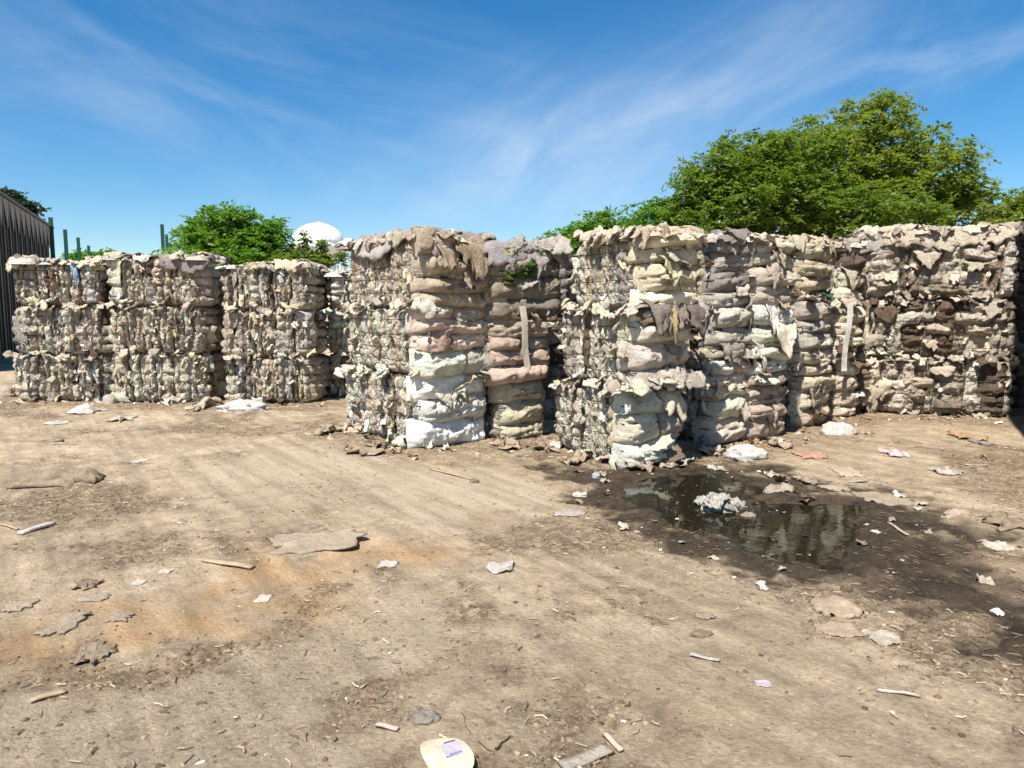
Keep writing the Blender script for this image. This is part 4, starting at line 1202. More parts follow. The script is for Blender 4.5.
# dense dark crown in front of it
b = [blob(735, 195, 20.5, 52, 36), blob(715, 228, 20.5, 52, 36), blob(790, 200, 21, 54, 42), blob(845, 225, 21, 60, 36), blob(758, 158, 21, 36, 24), blob(905, 232, 21, 45, 26), blob(698, 196, 20.5, 26, 24), blob(722, 172, 20.5, 28, 22), blob(800, 150, 21.5, 36, 26)]
tree('broadleaf_tree', (b[0][0] + 0.8, 21), b, 0.22, 980, LEAF_DARK, 'dense dark green tree in front of the tallest one', 0.44, 6, 10, 0.14, 4, 0.45, GT, shell=0.6, sprays=0.22)
# low growth trailing to the left
b = [blob(655, 226, 21, 28, 20), blob(630, 236, 21, 26, 14), blob(672, 218, 21, 20, 20)]
tree('leafy_shrub', (b[0][0], 21), b, 0.08, 230, LEAF_BRIGHT, 'low leafy shrub sloping down left of the dark tree', 0.4, 6, 9, 0.13, 5, 0.4, 'shrubs behind the bales')
b = [blob(592, 236, 17, 24, 17), blob(565, 244, 17, 20, 10), blob(606, 222, 17, 11, 12), blob(575, 262, 17, 30, 20)]
tree('leafy_shrub', (b[0][0], 17), b, 0.07, 190, LEAF_BRIGHT, 'bright green shrub peeping over the gap at centre', 0.36, 6, 9, 0.12, 6, 0.4, 'shrubs behind the bales', sprays=0.3)
b = [blob(1010, 222, 22, 28, 20), blob(1050, 215, 22, 40, 32), blob(1035, 250, 22, 50, 40)]
tree('broadleaf_tree', (b[1][0], 22), b, 0.18, 420, LEAF_OLIVE, 'olive green tree at the right edge of the picture', 0.45, 6, 9, 0.15, 7, 0.45, GT)
# left tree group
b = [blob(222, 236, 20, 34, 22), blob(200, 244, 20, 20, 18), blob(262, 246, 20, 28, 18), blob(272, 236, 20, 16, 14), blob(232, 222, 20, 22, 12), blob(240, 262, 20, 55, 20)]
tree('broadleaf_tree', (b[0][0], 20), b, 0.16, 400, LEAF_BRIGHT, 'bright green bushy tree behind the second and third stacks', 0.45, 6, 9, 0.15, 8, 0.45, GT, sprays=0.25)
b = [blob(298, 256, 19, 14, 7), blob(318, 261, 19, 15, 8), blob(305, 240, 19, 1.5, 9), blob(323, 249, 19, 2, 8), blob(342, 260, 19, 5, 6), blob(290, 266, 19, 30, 10)]
tree('leafy_shrub', (b[0][0], 19), b, 0.07, 170, LEAF_DARK, 'dark green shrub with upright shoots before the water tower', 0.2, 6, 8, 0.11, 9, 0.4, 'shrubs behind the bales', sprays=0.1)
b = [blob(8, 200, 44, 10, 6), blob(28, 210, 44, 7, 4), blob(-16, 204, 44, 16, 12), blob(8, 222, 44, 20, 10)]
tree('pine_tree', (b[2][0], 44), b, 0.3, 260, LEAF_PINE, 'dark tree top rising behind the metal building', 0.8, 6, 9, 0.3, 10, 0.3, GT)
b = [blob(80, 259, 60, 10, 5), blob(105, 259, 60, 12, 5)]
tree('leafy_shrub', (b[0][0], 60), b, 0.2, 60, LEAF_BRIGHT, 'far green bush top beyond the leftmost stack', 0.9, 6, 8, 0.4, 12, 0.4, 'shrubs behind the bales')

# ------------------------------------------------------------------ things lying on the ground
def ppm(px, py):
    g = G(px, py); return g.y / F / math.cos(0) * 1.0
def gpt(px, py, up=0.0):
    g = G(px, py); g.z = gz(g.x, g.y) + up; return g
def scrap(name, px, py, wpx, hpx, col, label, cat, crumple=0.35, mat=None, th=0.008, rz=0.0, res=9, lift=0.01, curl=0.0):
    """a sheet lying on the ground: wpx wide; hpx its visible height, stretched by the ground's slant"""
    g = gpt(px, py); m_ = g.y / F
    slope = CAM_H / math.hypot(g.y, CAM_H)
    a = wpx * m_; b_ = hpx * m_ / slope
    P = rag_points(a * 0.9, b_ * 0.9, res + 3, crumple * 1.5 + 0.12); res += 3; th *= 0.6
    P[..., 2] = np.abs(P[..., 2]) * 0.7 + th * 0.6
    rim_ = np.maximum(np.abs(np.linspace(-1, 1, res + 1))[:, None], np.abs(np.linspace(-1, 1, res + 1))[None, :])
    P[..., 2] = P[..., 2] * (1 - 0.4 * rim_ ** 4)
    if curl:
        k = np.clip((P[..., 0] / a + 0.1) / 0.6, 0, 1)
        P[..., 2] += curl * k ** 2
    c, s = math.cos(rz), math.sin(rz)
    X = P[..., 0] * c - P[..., 1] * s; Y = P[..., 0] * s + P[..., 1] * c
    P = np.stack([X, Y, P[..., 2]], 2)
    P[..., 2] += ground_h(P[..., 0] + g.x, P[..., 1] + g.y) - g.z
    V, Q = thick_grid(P, th)
    o = add(name, mesh_np(name, V, Q, mat=mat or M_DUSTY), None, col)
    o.location = (g.x, g.y, g.z + lift * 0.3)
    return tag(o, label, cat)
def lump(name, px, py, wpx, hpx, col, label, cat, mat=None, flat=0.6, seed=0, base_z=None, ridge=0.3, parent=None):
    g = gpt(px, py); m_ = g.y / F
    if base_z is not None: g.z = base_z
    a = wpx * m_ / 2; h = hpx * m_
    seg, rings = 26, 14
    th_, ph = np.meshgrid(np.linspace(0, 2 * np.pi, seg + 1), np.linspace(-0.25, np.pi / 2, rings + 1))
    d = np.stack([np.cos(th_) * np.cos(ph), np.sin(th_) * np.cos(ph), np.sin(ph)], 2)
    dd = d * 1.0; sd = seed * 7.3
    r = 1 + 0.25 * gnoise(dd[..., 0] * 1.7 + sd, dd[..., 1] * 1.7, dd[..., 2] * 1.7) + ridge * (0.35 - np.abs(gnoise(dd[..., 0] * 3.4 + sd, dd[..., 1] * 3.4, dd[..., 2] * 3.4))) + 0.10 * gnoise(dd[..., 0] * 8 + sd, dd[..., 1] * 8, dd[..., 2] * 8)
    P = d * r[..., None] * np.array([a, a * flat, h])
    o = add(name, mesh_np(name, P, gridq(seg, rings), mat=mat or M_PLASTIC_DUSTY), parent, col)
    o.location = (g.x, g.y, g.z)
    if label: tag(o, label, cat)
    return o
def stick(name, p0, p1, w, th, col, label, cat='stick', mat=None, round_=False):
    a = gpt(*p0, 0.0); b_ = gpt(*p1, 0.0)
    n = 7; L = (b_ - a).length
    sd = U(0, 50)
    if round_:
        pts = [(a.lerp(b_, k / n)) for k in range(n + 1)]
        arr = np.array([[p.x, p.y, p.z + th * 0.6] for p in pts]) - np.array([a.x, a.y, a.z])
        arr[:, :2] += 0.03 * L * np.stack([np.sin(np.arange(n + 1) * 1.3 + sd), np.cos(np.arange(n + 1) * 1.9 + sd)], 1)
        V, Q = tube(arr, np.linspace(th / 2, th / 3, n + 1), 6)
        me = clean(mesh_np(name, V, Q, mat=mat or M_WOOD))
    else:
        d = (b_ - a).normalized(); s = Vector((-d.y, d.x, 0)).normalized()
        u, v = np.meshgrid(np.linspace(-0.5, 0.5, 4), np.linspace(0, 1, n + 1))
        ww = w * (1 + 0.12 * gnoise(v * 4 + sd, u, u * 0 + 0.3))
        P = np.stack([d.x * v * L + s.x * u * ww, d.y * v * L + s.y * u * ww, (b_.z - a.z) * v + th + 0.006 + 0.003 * np.sin(v * 6 + sd)], 2)
        V, Q = thick_grid(P[:, ::-1], th)
        me = mesh_np(name, V, Q, True, mat or M_WOOD)
    o = add(name, me, None, col); o.location = a
    return tag(o, label, cat)

# folded mound of dirty carpet at left
g = gpt(58, 484)
mound = empty('carpet_mound', g, 0, 'folded mound of dirty grey brown carpet lying at the left', 'carpet')
def mound_piece(nm, ox, oy, a, b_, h, col, sd, skew):
    u, v = np.meshgrid(np.linspace(-1, 1, 20), np.linspace(-1, 1, 10))
    x = u * a; y = v * b_ + skew * u
    z = h * (np.clip(1 - np.abs(u) ** 2.5, 0, 1) ** 0.7) * np.clip(1 - np.abs(v) ** 2, 0, 1) ** 0.5
    z = z + 0.05 * gnoise(u * 2 + sd, v * 2, u * 0 + sd) * (z > 0.01) + 0.02 * gnoise(u * 6 + sd, v * 5, u * 0 + sd) * (z > 0.01)
    V, Q = thick_grid(np.stack([x, y, z + 0.01], 2), 0.02)
    o = add(nm, mesh_np(nm, V, Q, mat=M_DUSTY), mound, tuple(0.95 * q_ for q_ in col)); o.location = (ox, oy, 0)
mound_piece('upper_fold', 0.02, 0.12, 0.27, 0.13, 0.115, (0.27, 0.22, 0.17), 2.0, 0.03)
mound_piece('lower_fold', -0.08, -0.06, 0.25, 0.10, 0.05, (0.30, 0.25, 0.19), 5.0, 0.05)
mound_piece('side_fold', 0.22, 0.10, 0.12, 0.08, 0.07, (0.22, 0.18, 0.14), 8.0, -0.02)

DIRT = (0.36, 0.30, 0.23)
scrap('carpet_sheet', 318, 543, 100, 22, (0.46, 0.39, 0.31), 'large flat carpet sheet with its right edge curled up, left of centre', 'carpet', 0.10, th=0.02, rz=0.18, res=14, curl=0.05)
lump('carpet_clump', 312, 532, 34, 6, (0.26, 0.21, 0.17), 'dark clump of rag on the large flat carpet sheet', 'rag', M_DUSTY, 0.5, 3)
scrap('crumpled_rag', 500, 571, 26, 12, (0.60, 0.58, 0.56), 'crumpled light grey rag alone in the middle of the yard', 'rag', 0.8, M_PLASTIC_DUSTY)
scrap('paper_scrap', 388, 565, 22, 8, (0.62, 0.60, 0.57), 'grey white paper scrap right of the large carpet sheet', 'paper', 0.4, M_PLASTIC_DUSTY)
scrap('paper_scrap', 263, 598, 17, 8, (0.80, 0.76, 0.68), 'small white paper square on the orange dirt', 'paper', 0.12, M_PLASTIC_DUSTY)
scrap('paper_scrap', 139, 583, 12, 5, (0.78, 0.74, 0.68), 'small white paper bit above the rags at left', 'paper', 0.2, M_PLASTIC_DUSTY)
scrap('paper_scrap', 166, 573, 15, 5, (0.74, 0.62, 0.54), 'pinkish paper bit near the flat tan lath', 'paper', 0.2, M_PLASTIC_DUSTY)
stick('white_stick', (20, 536), (54, 525), 0.045, 0.02, (0.82, 0.80, 0.76), 'white stick on the dirt below the carpet mound', 'stick', M_PLASTIC_DUSTY)
stick('thin_lath', (0, 527), (18, 531), 0.02, 0.01, (0.5, 0.42, 0.3), 'thin tan lath at the left edge beside the white stick', 'stick')
stick('flat_lath', (204, 563), (253, 569), 0.05, 0.012, (0.5, 0.42, 0.3), 'flat tan wood lath above the orange dirt', 'stick')
stick('flat_lath', (30, 703), (66, 692), 0.028, 0.010, (0.42, 0.36, 0.28), 'narrow tan lath at lower left on the pale ground', 'stick')
scrap('curled_rag', 92, 655, 34, 20, (0.33, 0.28, 0.23), 'curled brown carpet rag on the orange dirt at lower left', 'rag', 0.8, th=0.014)
scrap('carpet_scrap', 66, 624, 34, 22, (0.40, 0.35, 0.28), 'flat grey carpet scrap left of the curled rag', 'carpet', 0.25, th=0.012)
scrap('carpet_scrap', 94, 599, 32, 8, (0.46, 0.42, 0.36), 'pale flat carpet scrap under the dark rag at left', 'carpet', 0.15, th=0.010)
scrap('dark_rag', 88, 586, 26, 8, (0.16, 0.125, 0.10), 'dark brown rag ridge at left', 'rag', 0.8, th=0.012)
scrap('carpet_scrap', 18, 606, 32, 12, (0.44, 0.38, 0.30), 'tan carpet scrap near the left edge', 'carpet', 0.3, th=0.012)
scrap('carpet_scrap', 120, 618, 24, 9, (0.37, 0.32, 0.26), 'grey brown carpet scrap between the two left rags', 'carpet', 0.3, th=0.012)
# printed pale card at the bottom edge
g = gpt(447, 763)
card = empty('printed_card', (g.x, g.y, g.z + 0.012), 0.0, 'cream rounded card with a violet printed label at the bottom edge', 'card')
n = 24
ang = np.linspace(0, 2 * math.pi, n, endpoint=False)
cx_ = np.sign(np.cos(ang)) * np.abs(np.cos(ang)) ** 0.8 * 0.085; cy_ = np.sign(np.sin(ang)) * np.abs(np.sin(ang)) ** 0.8 * 0.125
rot = 0.45
X = cx_ * math.cos(rot) - cy_ * math.sin(rot); Y = cx_ * math.sin(rot) + cy_ * math.cos(rot)
zt = 0.016 + 0.012 * np.cos(ang * 2 + 0.6)
V = [(0, 0, 0.026)] + [(X[i], Y[i], zt[i]) for i in range(n)] + [(X[i] * 0.97, Y[i] * 0.97, zt[i] - 0.012) for i in range(n)] + [(0, 0, 0.006)]
Q = [(0, i + 1, (i + 1) % n + 1) for i in range(n)] + [(i + 1, i + 1 + n, (i + 1) % n + 1 + n, (i + 1) % n + 1) for i in range(n)] + [(2 * n + 1, (i + 1) % n + 1 + n, i + 1 + n) for i in range(n)]
me = bpy.data.meshes.new('card_body'); me.from_pydata(V, [], Q); me.materials.append(M_FILM); me.update()
add('card_body', me, card, (0.62, 0.54, 0.40))
def patch(nm, cx, cy, w, h, r, col, z):
    v, q = box_vq((0, 0, 0), (w, h, 0.002)); v = v @ rotm('Z', r).T + np.array([cx, cy, z])
    add(nm, mesh_np(nm, v, q, False, M_FILM), card, col)
patch('label', 0.018, 0.020, 0.066, 0.072, 0.35, (0.46, 0.42, 0.60), 0.0285)
patch('printed_bar', 0.004, 0.060, 0.044, 0.006, 0.45, (0.06, 0.05, 0.10), 0.0300)
patch('printed_bar', 0.032, -0.006, 0.046, 0.009, 0.45, (0.22, 0.16, 0.42), 0.0300)
stick('pink_lath', (604, 734), (621, 753), 0.018, 0.012, (0.66, 0.42, 0.34), 'short pinkish wood lath at the bottom, right of centre', 'stick', M_FILM)
stick('grey_plank', (562, 768), (610, 751), 0.055, 0.010, (0.44, 0.40, 0.34), 'flat grey plank half buried at the bottom edge', 'plank', M_PLASTIC_DUSTY)
stick('pink_lath', (376, 726), (398, 731), 0.020, 0.010, (0.58, 0.42, 0.36), 'small pink lath left of the printed card', 'stick', M_FILM)
lump('grey_wad', 425, 720, 30, 7, (0.24, 0.25, 0.27), 'blue grey fibre wad above the printed card', 'wad', M_DUSTY, 0.8, 4)
stick('dark_twig', (495, 752), (510, 738), 0.01, 0.010, (0.1, 0.08, 0.06), 'thick dark twig right of the printed card', 'twig', M_BARK, True)
stick('dark_twig', (478, 743), (494, 756), 0.01, 0.005, (0.1, 0.08, 0.06), 'thin dark twig crossing below the thick one', 'twig', M_BARK, True)
stick('dark_twig', (462, 716), (470, 736), 0.01, 0.004, (0.1, 0.08, 0.06), 'hair thin dark twig above the printed card', 'twig', M_BARK, True)
stick('flat_lath', (690, 657), (720, 662), 0.022, 0.008, (0.62, 0.58, 0.52), 'pale lath on the right of the foreground dirt', 'stick', M_PLASTIC_DUSTY)
lump('dark_clod', 701, 636, 22, 5, (0.16, 0.12, 0.09), 'dark dirt clod in the right foreground', 'clod', M_DUSTY, 0.6, 6)
scrap('paper_scrap', 763, 684, 18, 6, (0.66, 0.60, 0.66), 'lilac paper scrap in the right foreground', 'paper', 0.2, M_PLASTIC_DUSTY)
stick('white_lath', (877, 690), (920, 697), 0.018, 0.008, (0.7, 0.66, 0.6), 'thin white torn strip in the right foreground', 'strip', M_PLASTIC_DUSTY)
scrap('carpet_scrap', 705, 616, 20, 7, (0.42, 0.37, 0.30), 'grey tan scrap below the puddle', 'carpet', 0.4)
# around the puddle
wad = lump('foam_wad', 721, 505, 38, 13, (0.56, 0.54, 0.48), 'dirty white foam wad standing in the puddle', 'foam', M_DUSTY, 0.8, 9, WATER_Z - 0.03, 0.7)
for q in range(7):
    rag(wad, (U(-0.16, 0.16), U(-0.10, 0.08), U(0.03, 0.12)), U(0.12, 0.22), U(0.1, 0.18), rotm('Z', U(0, 6)) @ rotm('X', U(-0.7, 0.7)), (0.60, 0.57, 0.50), 8, 1.0, 0.008, name='foam_flap')
lump('foam_bit', 748, 512, 16, 5, (0.30, 0.27, 0.22), 'dark sodden foam bit beside the white wad in the puddle', 'foam', M_DUSTY, 0.8, 10, WATER_Z - 0.02, 0.6)
scrap('carpet_scrap', 834, 606, 46, 22, (0.60, 0.47, 0.34), 'peach tan carpet scrap at the near edge of the wet ground', 'carpet', 0.18, th=0.03, rz=0.15)
scrap('carpet_scrap', 838, 628, 50, 16, (0.52, 0.40, 0.29), 'dusty tan carpet scrap below the peach one', 'carpet', 0.12, th=0.012)
scrap('white_rag', 881, 635, 34, 15, (0.78, 0.71, 0.60), 'cream white rag right of the peach carpet scrap', 'rag', 0.3, M_DUSTY, 0.02)
lump('black_clod', 846, 590, 12, 10, (0.04, 0.035, 0.03), 'black lump behind the peach carpet scrap', 'clod', M_DUSTY, 0.7, 11)
lump('plastic_bag', 838, 434, 34, 12, (0.80, 0.74, 0.72), 'white plastic bag with a pink tinge before the tan bale', 'bag', M_PLASTIC_DUSTY, 0.7, 12)
lump('plastic_sheet', 745, 457, 36, 12, (0.72, 0.74, 0.74), 'clear crumpled plastic sheet at the foot of the receding row', 'plastic', M_PLASTIC_DUSTY, 0.8, 13, None, 0.6)
scrap('red_rag', 812, 456, 32, 7, (0.55, 0.24, 0.19), 'faded red rag flat on the dirt behind the puddle', 'rag', 0.4)
scrap('pink_paper', 893, 454, 24, 8, (0.74, 0.62, 0.64), 'pinkish white paper right of the red rag', 'paper', 0.5, M_PLASTIC_DUSTY)
scrap('orange_rag', 968, 437, 22, 7, (0.50, 0.26, 0.14), 'orange rag near the foot of the broad right stack', 'rag', 0.6)
scrap('blue_rag', 982, 443, 14, 6, (0.18, 0.23, 0.33), 'dark blue rag beside the orange one', 'rag', 0.6)
scrap('carpet_scrap', 847, 472, 27, 9, (0.58, 0.49, 0.36), 'cream tan carpet square beyond the puddle', 'carpet', 0.2, th=0.02)
scrap('carpet_scrap', 835, 487, 30, 6, (0.44, 0.37, 0.29), 'flat brown scrap between cream square and puddle', 'carpet', 0.2)
scrap('grey_flap', 780, 489, 34, 8, (0.46, 0.41, 0.36), 'curled grey flap at the far rim of the puddle', 'carpet', 0.7, th=0.014)
scrap('white_scrap', 995, 546, 26, 10, (0.80, 0.74, 0.64), 'cream white pad near the right edge', 'pad', 0.2, th=0.025)
lump('carpet_roll_piece', 956, 516, 28, 7, (0.52, 0.42, 0.32), 'small brown carpet roll on the sandy ground at right', 'carpet', M_DUSTY, 0.45, 14)
scrap('dark_rag', 1008, 526, 42, 11, (0.24, 0.19, 0.14), 'dark rag heap at the right edge', 'rag', 0.9, th=0.014)
scrap('white_scrap', 998, 608, 11, 6, (0.84, 0.82, 0.78), 'tiny white scrap on the wet ground at right', 'paper', 0.4, M_PLASTIC_DUSTY)
scrap('white_scrap', 876, 532, 7, 4, (0.84, 0.82, 0.78), 'tiny white scrap right of the puddle', 'paper', 0.4, M_PLASTIC_DUSTY)
stick('thin_lath', (888, 525), (908, 536), 0.02, 0.008, (0.56, 0.44, 0.34), 'thin tan stick on the wet ground right of the puddle', 'stick', M_PLASTIC_DUSTY)
stick('thin_lath', (965, 466), (988, 466), 0.02, 0.010, (0.72, 0.68, 0.6), 'thin pale stick on the sand before the broad right stack', 'stick', M_PLASTIC_DUSTY)
scrap('white_scrap', 944, 472, 26, 8, (0.60, 0.54, 0.48), 'crumpled pale rag before the broad right stack', 'rag', 0.8)
stick('thin_lath', (848, 481), (868, 480), 0.02, 0.008, (0.7, 0.66, 0.58), 'white stick right of the cream carpet square', 'stick', M_PLASTIC_DUSTY)
scrap('carpet_scrap', 880, 497, 54, 15, (0.42, 0.36, 0.28), 'broken slab of dried mud and carpet right of the puddle', 'carpet', 0.06, th=0.02)
scrap('white_scrap', 762, 584, 12, 9, (0.68, 0.66, 0.62), 'whitish plastic bit at the near rim of the puddle', 'plastic', 0.6, M_PLASTIC_DUSTY)
scrap('white_scrap', 623, 528, 10, 8, (0.70, 0.64, 0.54), 'small cream scrap left of the puddle', 'paper', 0.6, M_PLASTIC_DUSTY)
stick('flat_lath', (430, 469), (478, 481), 0.03, 0.010, (0.52, 0.46, 0.38), 'long grey lath before the white roll stack', 'stick')
lump('dark_clod', 474, 482, 10, 4, (0.12, 0.09, 0.07), 'dark clod at the end of the long grey lath', 'clod', M_DUSTY, 0.7, 16)
scrap('grey_scrap', 570, 515, 34, 6, (0.50, 0.48, 0.46), 'flat grey scrap on the dark patch left of the puddle', 'carpet', 0.2)
scrap('white_scrap', 580, 492, 16, 4, (0.72, 0.68, 0.62), 'white scrap before the nearest stack', 'paper', 0.4, M_PLASTIC_DUSTY)
lump('blue_bit', 596, 476, 9, 5, (0.55, 0.62, 0.72), 'pale blue plastic bit at the foot of the nearest stack', 'plastic', M_PLASTIC_DUSTY, 0.7, 17)
# at the foot of the left stacks
lump('plastic_sheet', 243, 410, 46, 9, (0.66, 0.67, 0.66), 'white plastic sheet heaped at the foot of the third stack', 'plastic', M_PLASTIC_DUSTY, 0.7, 18, None, 0.5)
scrap('carpet_scrap', 203, 408, 22, 8, (0.60, 0.53, 0.42), 'cream carpet scrap between the second and third stacks', 'carpet', 0.7)
lump('foam_bit', 216, 404, 14, 8, (0.55, 0.48, 0.36), 'yellowish foam lump between the second and third stacks', 'foam', M_DUSTY, 0.7, 19)
lump('carpet_wad', 109, 403, 14, 8, (0.55, 0.51, 0.46), 'pale wad at the foot of the gap between first and second stacks', 'carpet', M_DUSTY, 0.7, 20)
scrap('plastic_scrap', 89, 412, 24, 6, (0.72, 0.70, 0.66), 'white plastic scrap before the leftmost stack', 'plastic', 0.7, M_PLASTIC_DUSTY)
scrap('plastic_scrap', 125, 420, 16, 6, (0.62, 0.58, 0.52), 'pale crumpled scrap before the second stack', 'plastic', 0.8, M_PLASTIC_DUSTY)
scrap('plastic_scrap', 58, 424, 22, 4, (0.66, 0.63, 0.58), 'flat whitish strip on the dirt at left', 'plastic', 0.3, M_PLASTIC_DUSTY)
scrap('paper_scrap', 140, 461, 14, 4, (0.78, 0.76, 0.72), 'white paper bit right of the carpet mound', 'paper', 0.2, M_PLASTIC_DUSTY)
lump('dirt_ridge', 40, 441, 46, 4, (0.34, 0.28, 0.21), 'low ridge of dried mud behind the carpet mound', 'mud', M_DUSTY, 0.4, 21)
lump('carpet_wad', 4, 397, 22, 10, (0.52, 0.46, 0.38), 'cream wad at the left foot of the leftmost stack', 'carpet', M_DUSTY, 0.8, 22)
for q, (px, py, w, c, lb) in enumerate((
        (367, 452, 40, (0.30, 0.23, 0.17), 'brown rag heap at the left foot of the white roll stack'),
        (330, 434, 26, (0.36, 0.28, 0.21), 'dark rag left of the white roll stack'),
        (505, 447, 30, (0.33, 0.25, 0.18), 'brown rag at the foot of the narrow stack'),
        (548, 449, 34, (0.26, 0.20, 0.16), 'dark rag in front of the dark gap'),
        (575, 462, 30, (0.34, 0.27, 0.21), 'torn rag at the left foot of the nearest stack'),
        (640, 468, 40, (0.36, 0.30, 0.25), 'grey brown rag at the right foot of the nearest stack'),
        (668, 466, 22, (0.50, 0.46, 0.40), 'pale rag on the wet dirt right of the nearest stack'),
        (708, 452, 30, (0.30, 0.24, 0.19), 'brown rag at the foot of the stack right of the nearest'),
        (780, 446, 26, (0.34, 0.27, 0.22), 'brown rag at the foot of the receding row'),
        (715, 468, 20, (0.46, 0.48, 0.44), 'pale greenish plastic scrap at the far rim of the puddle'),
        (773, 474, 20, (0.55, 0.50, 0.43), 'cream rag on the litter beyond the puddle'),
        (806, 480, 24, (0.40, 0.34, 0.27), 'tan rag on the litter beyond the puddle'))):
    scrap('ground_rag', px, py, w * 0.75, w * 0.26, tuple(1.35 * q_ for q_ in c), lb, 'rag', 1.1, th=0.008, rz=U(-0.5, 0.5))

# ------------------------------------------------------------------ countless small stuff
def scatter(n, xr, yr, dens, rs):
    x = rs.uniform(*xr, n * 4); 
    # even spread over the ground, more where the camera stands
    y = yr[0] + (yr[1] - yr[0]) * rs.uniform(0, 1, n * 4) ** 1.5
    k = rs.uniform(0, 1, n * 4) < dens(x, y)
    x, y = x[k][:n], y[k][:n]
    return x, y
rs = np.random.RandomState(77)
def keep(x, y):
    return (np.abs(x) < 0.76 * y + 0.3)
def dens_l(x, y):
    pd, wet, org, con, lit = masks(x, y)
    edge = np.exp(-(((y - 12.1) / 0.5) ** 2)) * (x < -3) + np.exp(-(poly_sd(x, y, WET) / 0.5) ** 2) * 0.6
    return (0.06 + 0.9 * lit ** 1.3 + 0.4 * edge) * keep(x, y) * (pd > 0.02)
def clod_shape():
    V = []; Q = []
    for k, (ph, r) in enumerate(((-0.3, 0.95), (0.25, 1.0), (0.85, 0.66))):
        for i in range(6):
            an = (i + 0.5 * (k % 2)) * math.pi / 3
            V.append((r * math.cos(an), r * math.sin(an), math.sin(ph)))
    V.append((0, 0, 1.0))
    for k in range(2):
        for i in range(6):
            j = (i + 1) % 6
            a0, a1, b0, b1 = k * 6 + i, k * 6 + j, k * 6 + 6 + i, k * 6 + 6 + j
            if k % 2 == 0: Q += [(a0, a1, b0), (a1, b1, b0)]
            else: Q += [(a0, a1, b1), (a0, b1, b0)]
    for i in range(6): Q.append((12 + i, 12 + (i + 1) % 6, 18))
    return np.array(V), np.array(Q)
OCT, OQ = clod_shape()
NV = len(OCT)
def clods(name, n, smin, smax, mat, power=3.0, flat=0.6, dark=True):
    x, y = scatter(n, (-9.5, 9.5), (2.1, 12.3), dens_l, rs)
    n = len(x); z = ground_h(x, y)
    s = smin + (smax - smin) * rs.uniform(0, 1, n) ** power
    a = rs.uniform(0, 6.28, n); el = rs.uniform(0.5, 1.3, n)
    V = OCT[None] * rs.uniform(0.55, 1.35, (n, NV, 3))
    V = V * np.stack([s, s * el, s * flat * rs.uniform(0.5, 1.1, n)], 1)[:, None, :]
    ca, sa = np.cos(a)[:, None], np.sin(a)[:, None]
    X = V[..., 0] * ca - V[..., 1] * sa; Y = V[..., 0] * sa + V[..., 1] * ca
    V = np.stack([X + x[:, None], Y + y[:, None], V[..., 2] + z[:, None] - 0.1 * s[:, None]], 2)
    Q = (OQ[None] + (np.arange(n) * NV)[:, None, None]).reshape(-1, 3)
    me = mesh_np(name, V, Q, True, mat)
    at = me.attributes.new('tint', 'FLOAT', 'POINT'); at.data.foreach_set('value', np.repeat((0.22 + 0.78 * rs.uniform(0, 1, n)) * (1 - masks(x, y)[1]) + 0.15 * rs.uniform(0, 1, n) * masks(x, y)[1] if dark else rs.uniform(0, 1, n), NV).astype(np.float32))
    return add(name, me)
def tint_mat(name, stops, rough=0.95):
    m, nt, b = new_mat(name)
    a = N(nt, 'ShaderNodeAttribute'); a.attribute_name = 'tint'
    cr = N(nt, 'ShaderNodeValToRGB'); nt.links.new(a.outputs['Fac'], cr.inputs[0])
    els = cr.color_ramp.elements
    while len(els) < len(stops): els.new(0.5)
    for e_, (p, c) in zip(els, stops):
        e_.position = p; e_.color = (c[0], c[1], c[2], 1)
    nt.links.new(cr.outputs[0], b.inputs['Base Color']); b.inputs['Roughness'].default_value = rough
    b.inputs['Specular IOR Level'].default_value = 0.15
    return m
M_CLOD = tint_mat('clod_dirt', [(0.0, (0.030, 0.022, 0.014)), (0.15, (0.06, 0.042, 0.026)), (0.3, (0.11, 0.076, 0.046)), (0.75, (0.21, 0.15, 0.092)), (1.0, (0.34, 0.26, 0.165))])
M_BIT = tint_mat('litter_bits', [(0.0, (0.62, 0.56, 0.46)), (0.5, (0.46, 0.40, 0.33)), (0.8, (0.74, 0.71, 0.66)), (1.0, (0.44, 0.40, 0.40))])
M_FIB = tint_mat('fibre_bits', [(0.0, (0.10, 0.07, 0.05)), (0.5, (0.34, 0.26, 0.17)), (0.8, (0.55, 0.46, 0.33)), (1.0, (0.62, 0.58, 0.5))])
tag(clods('dirt_clods', 42000, 0.003, 0.016, M_CLOD, 3.0, 0.7), 'small dirt clods and stones scattered over the yard', 'dirt', kind='stuff')
tag(clods('litter_bits', 600, 0.003, 0.020, M_BIT, 2.8, 0.3, False), 'tiny pale scraps of torn carpet strewn over the dirt', 'litter', kind='stuff')
x, y = scatter(5200, (-9.5, 9.5), (2.1, 12.3), dens_l, rs)
n = len(x); z = ground_h(x, y)
L = rs.uniform(0.01, 0.06, n); a = rs.uniform(0, 6.28, n); w = rs.uniform(0.0012, 0.004, n)
t = np.array([-0.5, 0, 0.5])
dx, dy = np.cos(a), np.sin(a)
bend = rs.uniform(-0.25, 0.25, n) * L
cxp = x[:, None] + dx[:, None] * L[:, None] * t + (-dy * bend)[:, None] * (1 - 4 * t * t)
cyp = y[:, None] + dy[:, None] * L[:, None] * t + (dx * bend)[:, None] * (1 - 4 * t * t)
czp = z[:, None] + 0.004 + rs.uniform(0, 0.006, (n, 3))
ox, oy = (-dy * w)[:, None], (dx * w)[:, None]
V = np.stack([np.stack([cxp + ox, cyp + oy, czp], 2), np.stack([cxp - ox, cyp - oy, czp], 2), np.stack([cxp, cyp, czp + w[:, None] * 1.6], 2)], 2)  # n,3,3,3
Q = []
